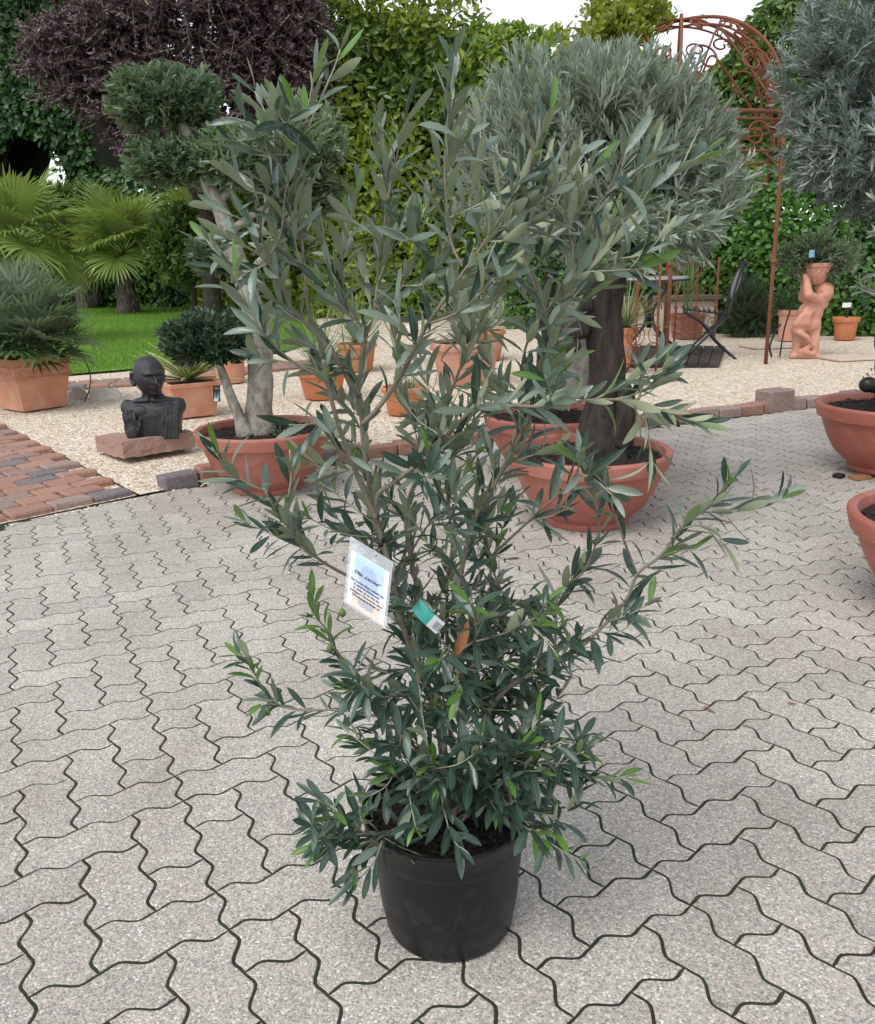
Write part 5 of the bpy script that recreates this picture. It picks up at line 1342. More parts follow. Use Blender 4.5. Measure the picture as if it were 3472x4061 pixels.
def pot_at(pxb, rad_px, rim_py, lab, mat, taper=.72, group='terracotta pots on the gravel', back=0.0, cat_='flower pot', rim=.04, chips=70, seed=5, name='terracotta_pot'):
    c = ground(pxb[0], pxb[1], GZ); k = depth(c) / (1771 * FOCAL); Rt = rad_px * k; c = c + np.array([0, Rt * taper + back, 0])
    z = at(pxb[0], rim_py, c[1])[2]; H = max(.1, z - GZ)
    root = thing(name, lab, cat_, (c[0], c[1], GZ), group)
    round_pot(root, c[0], c[1], Rt, Rt * taper, H, mat, GZ, min(rim, H * .25), chips, seed); return root, c, H, Rt
GRS = [leaf_template([(0, .5), (.4, .42), (.75, .25), (1, .02)], b, .3) for b in (.15, .4, .7, .05)]
t, c, H, R_ = pot_at((650, 809), 50, 749, 'terracotta pot with thin arching grassy leaves between the left bowl and the olive', M['terra_orange'], cat_='potted plant')
rosette(t, c + [0, 0, H], 130, .62, .011, M['grass_leaf'], .2, 1.4, 'grs', rs=4, temps=GRS)
rosette(t, c + [.03, 0, H + .02], 22, .2, .07, M['agave'], -.2, .9, 'grs_b', rs=24)
t, c, H, R_ = pot_at((722, 752), 40, 694, 'terracotta pot with yellow green grass behind the grassy pot', M['terra_orange'], cat_='potted plant')
rosette(t, c + [0, 0, H], 110, .6, .013, M['grass_leaf'], .3, 1.4, 'grs', rs=6, temps=GRS)
t, c, H, R_ = pot_at((817, 841), 44, 781, 'small orange terracotta pot with a needle leaved seedling, nearest on the gravel', M['terra_orange'], cat_='potted plant')
rosette(t, c + [.06, -.02, H - .02], 90, .13, .006, M['grass_leaf'], -.1, 1.4, 'ndl', rs=7, temps=GRS, objs=False)
g = G(); g.box((c[0] - .08, c[1] - .05, H + .01), (.03, .002, .06), .2); g.build('label_stick', M['tagblue'], t, smooth=False)
t, c, H, R_ = pot_at((945, 780), 72, 690, 'large pink terracotta pot with a blue green spiky ball plant', M['terra_pink'], .76, cat_='potted plant', rim=.07)
rosette(t, c + [0, -.05, H + .1], 210, .52, .013, M['agave'], -.45, 1.5, 'agv', rs=8, temps=sword(4, (.02, .06, .0, .1), .3), objs=True)
g = G(); g.ell(c + np.array([0, -.05, H + .08]), (.10, .10, .12)); g.build('core', M['needle'], t)
t, c, H, R_ = pot_at((985, 730), 40, 668, 'orange pot peeping out behind the large pink spiky ball pot', M['terra_orange'], cat_='potted plant')
rosette(t, c + [0, 0, H], 80, .45, .015, M['agave'], .2, 1.4, 'agv', rs=9, temps=GRS)
t, c, H, R_ = pot_at((462, 776), 32, 715, 'terracotta pot with trailing rosemary behind the pale olive trunk', M['terra'], .85, cat_='potted plant')
B, S, SL = ellipsoid_shoots(rpz, c + [0, 0, H + .1], (.2, .2, .16), 160, .16, .3, .2, 3, bottom=-1); foliage('foliage', shoot_leaves(rpz, B, S, SL, 9, np.full(len(B), .035), .2, .9), FAR, M['grass_leaf'], t)
t, c, H, R_ = pot_at((1266, 752), 17, 662, 'tall slim orange terracotta pot with stiff grassy leaves right of the thick trunk', M['terra_orange'], .58, cat_='potted plant', rim=.07)
rosette(t, c + [0, 0, H], 120, .62, .013, M['grass_leaf'], .15, 1.35, 'grs', rs=11, temps=GRS)
t, c, H, R_ = pot_at((1717, 688), 25, 641, 'orange terracotta pot with a bare stemmed little olive by the ivy hedge', M['terra_orange'], .74, cat_='potted plant', rim=.06)
P = catmull(np.array([c + [0, 0, H - .03], at(1717, 612, c[1]), at(1712, 590, c[1]), at(1702, 570, c[1]), at(1695, 545, c[1])]), 6); g = G(); g.tube(P, np.linspace(.016, .008, len(P)), 7); g.build('stem', M['bark_dark'], t)
B, S, SL = ellipsoid_shoots(rpz, at(1712, 520, c[1]), (.22, .2, .26), 110, .14, .3, .4, 5); foliage('foliage', shoot_leaves(rpz, B, S, SL, 6, np.full(len(B), .06), .22, .6), FAR, M['olive_pad'], t)
g = G(); q = at(1714, 617, c[1] - .02); g.box(q, (.12, .004, .06), .1, bev=.002); g.build('name_tag', M['white'], t, smooth=False)
t, c, H, R_ = pot_at((1598, 690), 20, 627, 'pale terracotta pot half hidden behind the cherub statue', M['terra_pink'], .8, cat_='potted plant', rim=.06)
B, S, SL = ellipsoid_shoots(rpz, c + [0, .05, H + .1], (.2, .2, .2), 60, .14, .3, .4, 6); foliage('foliage', shoot_leaves(rpz, B, S, SL, 5, np.full(len(B), .06), .3, .6), FAR, M['ivy'], t)
pc = ground(1394, 685, GZ) + np.array([0, .12, 0]); t = thing('square_planter', 'brown red square pot with green canes behind the bistro table', 'potted plant', tuple(pc), 'terracotta pots on the gravel')
square_pot(t, pc, math.radians(8), .30, .385, .33, M['terra_brown'])
for (x, dx) in ((1384, 2), (1390, 6), (1397, 10)):
    P = np.array([at(x, 645, pc[1]), at(x + dx * .3, 590, pc[1]), at(x + dx, 470, pc[1] + .05)]); g = G(); g.tube(catmull(P, 5), .016, 6); g.build('cane', M['grass_leaf'], t)
rosette(t, at(1396, 590, pc[1]), 34, .6, .014, M['grass_leaf'], .1, 1.4, 'grs', rs=12, temps=GRS)
g = G(); P = catmull(np.array([at(1379, 560, pc[1] - .1), at(1376, 575, pc[1] - .12), at(1370, 590, pc[1] - .12), at(1366, 600, pc[1] - .14)]), 4); g.tube(P, .022, 6, flat=.3); o = g.build('tie_tape', M['green_tape'], None, tuple(P[-1])); tag(o, 'green plastic tape dangling beside the rusty trellis above the square pot', 'tape')

# ------------------------------------------------------------------ cherub statue carrying a planted basket
sp0 = ground(1630, 722, GZ); YS = sp0[1]
statue = thing('cherub_statue', 'terracotta statue of a draped child lifting a planted basket onto its shoulder', 'statue', tuple(sp0))
def sp(px, py, dy=0.0): return at(px, py, YS + dy)
kS = depth(sp0) / (1771 * FOCAL)
g = G()
g.ell(sp(1630, 718), (34 * kS, 22 * kS, 9 * kS)); g.ell(sp(1648, 722, -.05), (16 * kS, 12 * kS, 7 * kS))
g.caps(np.array([sp(1613, 716), sp(1614, 690), sp(1617, 662)]), [11 * kS, 11 * kS, 15 * kS])                    # legs
g.caps(np.array([sp(1646, 720, -.04), sp(1646, 694, -.04), sp(1645, 662)]), [10 * kS, 11.5 * kS, 16 * kS])
g.caps(np.array([sp(1604, 720, -.03), sp(1612, 716)]), 7 * kS); g.caps(np.array([sp(1630, 716), sp(1630, 690), sp(1632, 670)]), 9 * kS)
g.ell(sp(1634, 655), (27 * kS, 24 * kS, 22 * kS)); g.ell(sp(1640, 632), (25 * kS, 21 * kS, 24 * kS)); g.ell(sp(1650, 618), (22 * kS, 20 * kS, 15 * kS))
g.caps(np.array([sp(1666, 614), sp(1652, 606, -.1), sp(1636, 596, -.18)]), [11 * kS, 10 * kS, 9 * kS])         # upper arm across, then forearm up
g.caps(np.array([sp(1636, 596, -.18), sp(1634, 580, -.14), sp(1632, 564, -.06)]), [9 * kS, 8 * kS, 6.5 * kS])
g.ell(sp(1630, 559, -.05), (7.5 * kS, 6 * kS, 6 * kS))
for k in range(4): g.caps(np.array([sp(1628 + k * 3.5, 560, -.05), sp(1627 + k * 3.8, 552, -.02)]), 2.2 * kS)
g.caps(np.array([sp(1624, 602, .1), sp(1628, 580, .08), sp(1626, 566, .05)]), [9 * kS, 8 * kS, 6 * kS])         # far arm
g.caps(np.array([sp(1658, 606), sp(1666, 598)]), 10 * kS)
g.ell(sp(1669, 591, -.02), (17 * kS, 17 * kS, 18.5 * kS), nu=24, nv=16)                                          # head
for dx, dy_, r_ in ((3, 4, 4.5), (-5, 5, 4.5)): g.ell(sp(1671 + dx, 591 + dy_ + 2, -.02 - 15 * kS), (r_ * kS,) * 3)
g.ell(sp(1671, 594, -.02 - 17 * kS), (2.6 * kS, 3 * kS, 3.2 * kS)); g.ell(sp(1671, 602, -.02 - 14.5 * kS), (4 * kS, 3 * kS, 1.8 * kS)); g.ell(sp(1671, 606, -.02 - 13 * kS), (4.5 * kS, 3.5 * kS, 3 * kS))
for x in (1664, 1676): g.ell(sp(x, 586.5, -.02 - 15.5 * kS), (3.4 * kS, 2 * kS, 1.3 * kS))
for k in range(12):
    an = k * .55; g.ell(sp(1668 + 15 * math.cos(an), 581 - 6 * abs(math.sin(an)), .02 + .05 * math.sin(an)), (5.5 * kS,) * 3)
for k in range(7):                                                                                               # drapery folds
    x = 1605 + k * 4.6; g.caps(np.array([sp(1640 + k * 2.5, 612 + k, -.10 + .01 * k), sp(1624 + k * 2.6, 636, -.17), sp(x + 4, 655, -.16), sp(x, 668 - k * .3, -.10)]), [4 * kS, 4.5 * kS, 5 * kS, 4.5 * kS])
g.caps(np.array([sp(1602, 664, -.08), sp(1618, 673, -.15), sp(1634, 682, -.15), sp(1642, 696, -.13)]), [5 * kS, 6 * kS, 5.5 * kS, 4 * kS])
g.caps(np.array([sp(1618, 710, -.1), sp(1630, 704, -.13), sp(1642, 700, -.1)]), 4 * kS); g.caps(np.array([sp(1616, 718, -.08), sp(1630, 712, -.13), sp(1648, 716, -.12)]), 4 * kS)
fig = g.build('figure', M['terra_pink'], statue); remesh(fig, .016, .012, .08, 3)
bk = sp(1650, 575)
g = G(); g.lathe([(12 * kS, 0), (16 * kS, 4 * kS), (22 * kS, 20 * kS), (26 * kS, 33 * kS), (29 * kS, 34 * kS), (30 * kS, 40 * kS), (27 * kS, 41 * kS), (24 * kS, 36 * kS), (20 * kS, 30 * kS)], bk, 36); g.build('basket', M['terra_pink'], statue, auto=40)
for k in range(14):
    an = 2 * PI * k / 14; g = G(); g.caps(np.array([bk + [14 * kS * math.cos(an), 14 * kS * math.sin(an), 2 * kS], bk + [26 * kS * math.cos(an), 26 * kS * math.sin(an), 32 * kS]]), 1.6 * kS); g.build('basket_rib', M['terra_pink'], statue)
pl = thing('trailing_plant', 'small spreading olive bush growing over the basket of the cherub statue', 'plant', tuple(bk + [0, 0, 36 * kS]))
rs_ = np.random.default_rng(91); lvs = []
for (cx, cy, rx, ry, n, up) in ((1650, 512, 48, 30, 230, .5), (1605, 520, 38, 24, 120, .1), (1692, 525, 36, 30, 140, -.1), (1660, 488, 30, 22, 80, .7), (1672, 552, 26, 14, 50, -.7), (1618, 548, 20, 10, 36, -.5)):
    B, S, SL = ellipsoid_shoots(rs_, sp(cx, cy), (rx * kS, rx * kS * .7, ry * kS), n, .16, .3, up, cx, bottom=-1)
    lvs.append(shoot_leaves(rs_, B, S, SL, 6, np.full(len(B), .06), .24, .6)); twigs('twigs', B, S, SL, .003, M['stem'], pl)
foliage('foliage', cat(*lvs), FAR, M['olive_pad'], pl)
g = G(); q = sp(1643, 513, -.3); g.box(q, (.06, .006, .075), .2, bev=.002); o = g.build('plant_tag', M['tagblue'], None, tuple(q), smooth=False); tag(o, 'small blue plant tag sticking out of the bush above the cherub', 'plant tag')

# ------------------------------------------------------------------ bistro table, folding chair, decking, wall
dk = [ground(x, y, GZ) for x, y in ((1262, 742), (1456, 742), (1468, 707), (1272, 706))]
deck = thing('wooden_deck', 'weathered dark plank deck on the gravel under the bistro table', 'decking', tuple(dk[0]))
nP = 9
for k in range(nP):
    a0, a1 = (k + .04) / nP, (k + .96) / nP
    q = [dk[0] + (dk[1] - dk[0]) * a0, dk[0] + (dk[1] - dk[0]) * a1, dk[3] + (dk[2] - dk[3]) * a1, dk[3] + (dk[2] - dk[3]) * a0]
    for h0, h1 in ((0, .49), (.51, 1)):
        A_, B__ = q[0] + (q[3] - q[0]) * h0, q[1] + (q[2] - q[1]) * h0; C_, D_ = q[1] + (q[2] - q[1]) * h1, q[0] + (q[3] - q[0]) * h1
        g = G(); quad_solid(g, A_, B__, C_, D_, np.array([0, 0, 1.0]), .045); g.build('plank', M['deck'], deck, smooth=False)
tb = ground(1311, 712, GZ); tz = at(1311, 562, tb[1])[2]; kt = depth([tb[0], tb[1], tz]) / (1771 * FOCAL)
table = thing('bistro_table', 'round bistro table with grey top and curved black iron legs on the deck', 'table', (tb[0], tb[1], GZ + .045))
g = G(); g.lathe([(.01, 0), (70 * kt, 0), (74 * kt, .008), (74 * kt, .026), (70 * kt, .032), (.01, .032)], (tb[0], tb[1], tz - .02), 48); g.build('tabletop', M['tabletop'], table, auto=40)
g = G(); a = np.linspace(0, 2 * PI, 49); g.tube(np.stack([tb[0] + 74.5 * kt * np.cos(a), tb[1] + 74.5 * kt * np.sin(a), np.full(49, tz - .024)], 1), .012, 8); g.build('table_rim', M['iron'], table)
for k in range(4):
    an = k * PI / 2 + .5; d = np.array([math.cos(an), math.sin(an), 0]); b0 = np.array([tb[0], tb[1], 0]); h = tz - .03
    P = catmull(np.array([b0 + d * .40 + [0, 0, GZ + .06], b0 + d * .24 + [0, 0, .16 * h + .05], b0 + d * .09 + [0, 0, .38 * h], b0 + d * .05 + [0, 0, .52 * h], b0 + d * .10 + [0, 0, .68 * h], b0 + d * .24 + [0, 0, .85 * h], b0 + d * .30 + [0, 0, h]]), 8)
    g = G(); g.tube(P, .019, 8); g.build('leg', M['iron'], table)
g = G(); g.tube(np.array([[tb[0], tb[1], .35 * tz], [tb[0], tb[1], tz - .03]]), .03, 10); g.build('column', M['iron'], table)
cb = ground(1440, 722, GZ); YC = cb[1]
chair = thing('folding_chair', 'black iron folding chair with oval back medallion beside the bistro table', 'chair', tuple(cb))
def chp(px, py, dy): return at(px, py, YC + dy)
for dy in (-.16, .16):
    for nm, pts in (('front_leg', [(1390, 634), (1425, 656), (1450, 690), (1494, 731)]), ('back_leg', [(1473, 636), (1462, 652), (1440, 672), (1392, 718)])):
        pts = [(x - (0 if dy < 0 else 6), y - (0 if dy < 0 else 4)) for x, y in pts]
        g = G(); g.tube(catmull(np.array([chp(x, y, dy) for x, y in pts]), 6), .014, 8); g.build(nm, M['iron'], chair)
    g = G(); g.tube(catmull(np.array([chp(x, y, dy) for x, y in ((1473, 636), (1480, 615), (1488, 585), (1497, 555), (1503, 534))]), 6), .014, 8); g.build('back_post', M['iron'], chair)
for k in range(9):
    x0 = 1384 + k * 10.6; y0 = 623 + k * 1.3
    g = G(); g.tube(catmull(np.array([chp(x0, y0, -.2), chp(x0, y0 + 1.5, 0), chp(x0 - 2, y0 - 2, .2)]), 4), .011, 6, flat=1.6); g.build('seat_slat', M['iron'], chair)
for dy in (-.19, .19):
    g = G(); g.tube(np.array([chp(1384, 625, dy), chp(1473, 636, dy)]), .012, 6); g.build('seat_rail', M['iron'], chair)
bc = chp(1491, 572, 0); bu = unit(chp(1500, 545, 0) - chp(1483, 600, 0)); bx = np.array([0, 1.0, 0]); bnn = np.cross(bx, bu); Rb_ = np.stack([bx, bnn, bu], 1)
g = G(); g.ell(bc, (.12, .012, .17), Rb_, 24, 12); g.build('medallion', M['mosaic'], chair)
g = G(); a = np.linspace(0, 2 * PI, 33); g.tube(bc + np.stack([.13 * np.cos(a), 0 * a, .18 * np.sin(a)], 1) @ Rb_.T, .012, 6); g.build('medallion_ring', M['iron'], chair)
for off in (-.13, -.07, 0, .07, .13):
    q = chp(1503, 536, 0) + bx * off; th = np.linspace(0, 5, 16); g = G(); g.tube(q + np.stack([.035 * np.cos(th) * (1 - th / 9), 0 * th, .05 * np.sin(th) * (1 - th / 9)], 1) @ Rb_.T, .008, 5); g.build('back_scroll', M['iron'], chair)
g = G(); g.tube(np.array([chp(1499, 548, -.17), chp(1499, 548, .17)]), .011, 6); g.build('back_rail', M['iron'], chair)

YW = 12.9
w0, w1 = at(1225, 600, YW), at(1462, 598, YW); zt = (w0[2] + w1[2]) / 2
wall = thing('low_wall', 'low cream rendered wall with a brown stone cap behind the bistro table', 'wall', ((w0[0] + w1[0]) / 2, YW, 0))
g = G(); g.box(((w0[0] + w1[0]) / 2, YW + .15, zt / 2 - .04), (w1[0] - w0[0] - .1, .26, zt - .07)); g.build('wall', M['plaster'], wall, smooth=False)
for k in range(3):
    x0 = w0[0] + (w1[0] - w0[0]) * k / 3; x1 = w0[0] + (w1[0] - w0[0]) * (k + 1) / 3
    g = G(); g.box(((x0 + x1) / 2, YW + .15, zt - .035), (x1 - x0 - .008, .36, .07), bev=.01); g.build('cap_stone', M['capstone'], wall, smooth=False)
rb = ground(1512, 672, GZ); rb[1] = 12.5; kr = depth(rb) / (1771 * FOCAL)
rose = thing('rosemary_bush', 'dark upright rosemary bush growing before the ivy beside the folding chair', 'shrub', tuple(rb))
rr_ = np.random.default_rng(17); lvs = []
for (cx, cy, rx, ry, n, up) in ((1512, 610, 40, 45, 260, 1.2), (1530, 640, 34, 34, 160, .5), (1488, 645, 26, 30, 130, .6), (1515, 662, 44, 14, 130, -.6)):
    B, S, SL = ellipsoid_shoots(rr_, at(cx, cy, 12.4), (rx * kr, .3, ry * kr), n, .3, .3, up, cx, bottom=-1); lvs.append(shoot_leaves(rr_, B, S, SL, 12, np.full(len(B), .05), .16, .8)); twigs('twigs', B, S, SL, .004, M['needle'], rose)
foliage('foliage', cat(*lvs), FAR, M['needle'], rose)

# notice board fixed behind the old trunk
nb0 = at(1238, 540, 4.35); kn = depth(nb0) / (1771 * FOCAL)
nbd = thing('notice_board', 'dark board with a white printed sheet standing behind the thick trunk under the crown', 'sign', (nb0[0], 4.35, GZ))
g = G(); g.box((nb0[0] + .0, 4.35, nb0[2] + .06), (62 * kn, .03, 100 * kn), .05, bev=.003); g.build('board', M['darkwood'], nbd, smooth=False)
g = G(); g.box((nb0[0] + .004, 4.33, nb0[2] - .01), (50 * kn, .004, 58 * kn), .05); g.build('sheet', M['white'], nbd, smooth=False)
g = G(); g.box((nb0[0], 4.372, nb0[2] / 2), (.04, .012, nb0[2])); g.build('post', M['darkwood'], nbd, smooth=False)

# ------------------------------------------------------------------ rusty iron pavilion with trellis panels
FR, NL = np.array([3.50, 9.33]), np.array([2.36, 9.0]); ed = FR - NL; pn = np.array([-ed[1], ed[0]])
Cc = (FR + NL) / 2 + pn * .866; HEX = [Cc + (FR - Cc)]
for k in range(1, 6):
    an = k * PI / 3; d = FR - Cc; HEX.append(Cc + np.array([d[0] * math.cos(an) - d[1] * math.sin(an), d[0] * math.sin(an) + d[1] * math.cos(an)]))
ZR, ZA = 2.46, 3.47
arb = thing('iron_pavilion', 'tall rusty wrought iron garden pavilion with a domed scrollwork top behind the big round olive', 'pavilion', (Cc[0], Cc[1], GZ))
def ap(p, z): return np.array([p[0], p[1], z])
for k, p in enumerate(HEX):
    if k == 1: continue
    g = G(); g.tube(np.array([ap(p, -.05), ap(p, 1.0), ap(p, 2.0), ap(p, ZR)]), .021, 8); g.ell(ap(p, 1.05), (.035, .035, .03)); g.build('post', M['rust'], arb)
for z, r_ in ((ZR, .02), (ZR - .07, .012), (ZR - .36, .014)):
    for k in range(6):
        g = G(); g.tube(np.array([ap(HEX[k], z), ap(HEX[(k + 1) % 6], z)]), r_, 8); g.build('ring_bar', M['rust'], arb)
def rib_pt(p, t, out=0):
    q = Cc + (p - Cc) * (math.cos(t * PI / 2) ** .85 * (1 + out)); return np.array([q[0], q[1], ZR + (ZA - ZR) * math.sin(t * PI / 2) * (1 + out * .6)])
for k, p in enumerate(HEX):
    for out, r_ in ((0, .017), (-.10, .011)):
        P = np.array([rib_pt(p, t, out) for t in np.linspace(0, 1, 20)]); g = G(); g.tube(P, r_, 8); g.build('rib', M['rust'], arb)
    dn = unit(np.append(p - Cc, 0)); 
    for t in np.linspace(.08, .9, 7):                       # small scrolls between the doubled ribs
        c = (rib_pt(p, t) + rib_pt(p, t, -.10)) / 2; th = np.linspace(0, 6.5, 18); rr = .055 * (1 - th / 9)
        g = G(); g.tube(c + np.outer(rr * np.cos(th), dn) + np.outer(rr * np.sin(th), [0, 0, 1.0]), .008, 5); g.build('scroll', M['rust'], arb)
    q2 = HEX[(k + 1) % 6]
    for s in (-1, 1):                                       # big C scrolls in each dome field and under the ring
        for (t, sz, wv_) in ((.30, .20, .24), (.62, .13, .2)):
            A_, B_2 = rib_pt(p, t), rib_pt(q2, t); c = (A_ + B_2) / 2 + (B_2 - A_) * s * wv_; e1 = unit(B_2 - A_) * s; e2 = unit(rib_pt(p, t + .08) + rib_pt(q2, t + .08) - A_ - B_2)
            th = np.linspace(-1.2, 6.6, 30); rr = sz * (1 - (th + 1.2) / 10)
            g = G(); g.tube(c + np.outer(rr * np.cos(th), e1) + np.outer(rr * np.sin(th), e2), .011, 6); g.build('scroll', M['rust'], arb)
        A_, B_2 = ap(p, ZR - .21), ap(q2, ZR - .21); c = (A_ + B_2) / 2 + (B_2 - A_) * s * .24; e1 = unit(B_2 - A_) * s; th = np.linspace(0, 8, 30); rr = .14 * (1 - th / 11)
        g = G(); g.tube(c + np.outer(rr * np.cos(th), e1) + np.outer(rr * np.sin(th), [0, 0, 1.0]), .010, 6); g.build('scroll', M['rust'], arb)
        br_ = [ap(p, ZR - .62) if s < 0 else ap(q2, ZR - .62), None]; inn = (A_ + B_2) / 2
        b0 = br_[0]; P = catmull(np.array([b0, b0 + (inn - b0) * np.array([.12, .12, 0]) + [0, 0, .14], b0 + (inn - b0) * np.array([.42, .42, 0]) + [0, 0, .27]]), 6); g = G(); g.tube(P, .010, 6); g.build('scroll', M['rust'], arb)
    # arched link in each dome field
    A_, B_2 = rib_pt(p, .04), rib_pt(q2, .04); mid = (rib_pt(p, .55) + rib_pt(q2, .55)) / 2
    g = G(); g.tube(catmull(np.array([A_ + (B_2 - A_) * .1, A_ + (mid - A_) * .75, mid, B_2 + (mid - B_2) * .75, B_2 - (B_2 - A_) * .1]), 6), .012, 6); g.build('field_arch', M['rust'], arb)
def trellis(pa, pb, ztop, lab):
    pa, pb = np.array(pa, float), np.array(pb, float)
    r = thing('trellis_panel', lab, 'trellis', (pa[0], pa[1], GZ), 'rusty trellis panels'); L = np.linalg.norm(pb - pa); e = np.append((pb - pa) / L, 0)
    q = lambda s, z: np.append(pa, 0) + e * s + np.array([0, 0, z])
    for s in (0, L * .5, L): g = G(); g.tube(np.array([q(s, 0), q(s, ztop + (.06 if s != L * .5 else -.02))]), .013 if s != L * .5 else .008, 7); g.ell(q(s, ztop * .45), (.024, .024, .03)); g.build('upright', M['rust'], r)
    for z in (ztop, ztop * .12): g = G(); g.tube(np.array([q(0, z), q(L, z)]), .010, 7); g.build('bar', M['rust'], r)
    for s0 in (L * .25, L * .75):
        g = G(); a = np.linspace(0, PI, 18); g.tube(np.array([q(s0 + L * .24 * math.cos(t), ztop * .72 + ztop * .25 * math.sin(t)) for t in a]), .006, 6); g.build('arch', M['rust'], r)
        for sg in (-1, 1):
            for zc, sz, ph in ((ztop * .62, .10, 1), (ztop * .40, .12, -1), (ztop * .22, .10, 1)):
                th = np.linspace(0, 8, 26); rr = sz * (1 - th / 10); g = G(); g.tube(np.array([q(s0 + sg * (.09 + R__ * math.cos(t) * .8), zc + ph * R__ * math.sin(t)) for t, R__ in zip(th, rr)]), .005, 5); g.build('scroll', M['rust'], r)
trellis(ground(1240, 760, GZ)[:2], ground(1327, 752, GZ)[:2], at(1345, 543, ground(1327, 752, GZ)[1])[2], 'rusty scroll trellis panel in front of the bistro table, nearest to the thick trunk')
trellis(ground(1364, 690, GZ)[:2], ground(1400, 688, GZ)[:2] + np.array([.3, 0]), at(1400, 531, ground(1382, 690, GZ)[1])[2], 'rusty scroll trellis panel further back beside the square brown red pot')
# yellow green climber on the dome
vn = thing('climbing_vine', 'yellow green climber growing over the top of the rusty pavilion', 'climber', (NL[0], NL[1], GZ))
rv = np.random.default_rng(8); lvs = []
for (cx, cy, rx, ry, n) in ((1225, 40, 34, 22, 50), (1262, 30, 26, 18, 34), (1318, 22, 34, 16, 34), (1196, 78, 18, 26, 26), (1290, 70, 34, 12, 34), (1250, 75, 40, 12, 34), (1210, 5, 14, 22, 14), (1285, 0, 18, 18, 16), (1160, 110, 14, 20, 12)):
    B, S, SL = ellipsoid_shoots(rv, at(cx, cy, 9.9), (rx * 9.4 / 1781, .35, ry * 9.4 / 1781), n, .34, .1, .15, cx, amp=.4, bottom=-1, jit=.9); lvs.append(shoot_leaves(rv, B, S, SL, 6, np.full(len(B), .085), .55, .9)); twigs('twigs', B, S, SL, .004, M['stem'], vn)
foliage('foliage', cat(*lvs), OVAL, M['vine'], vn)
P = catmull(np.array([ap(HEX[4], .0) + [.06, 0, 0], ap(HEX[4], 1.2) + [-.05, 0, 0], ap(HEX[4], 2.3) + [.05, 0, 0], at(1200, 60, 9.9), at(1260, 50, 9.9)]), 8); g = G(); g.tube(P, .016, 6); g.build('stem', M['stem'], vn)

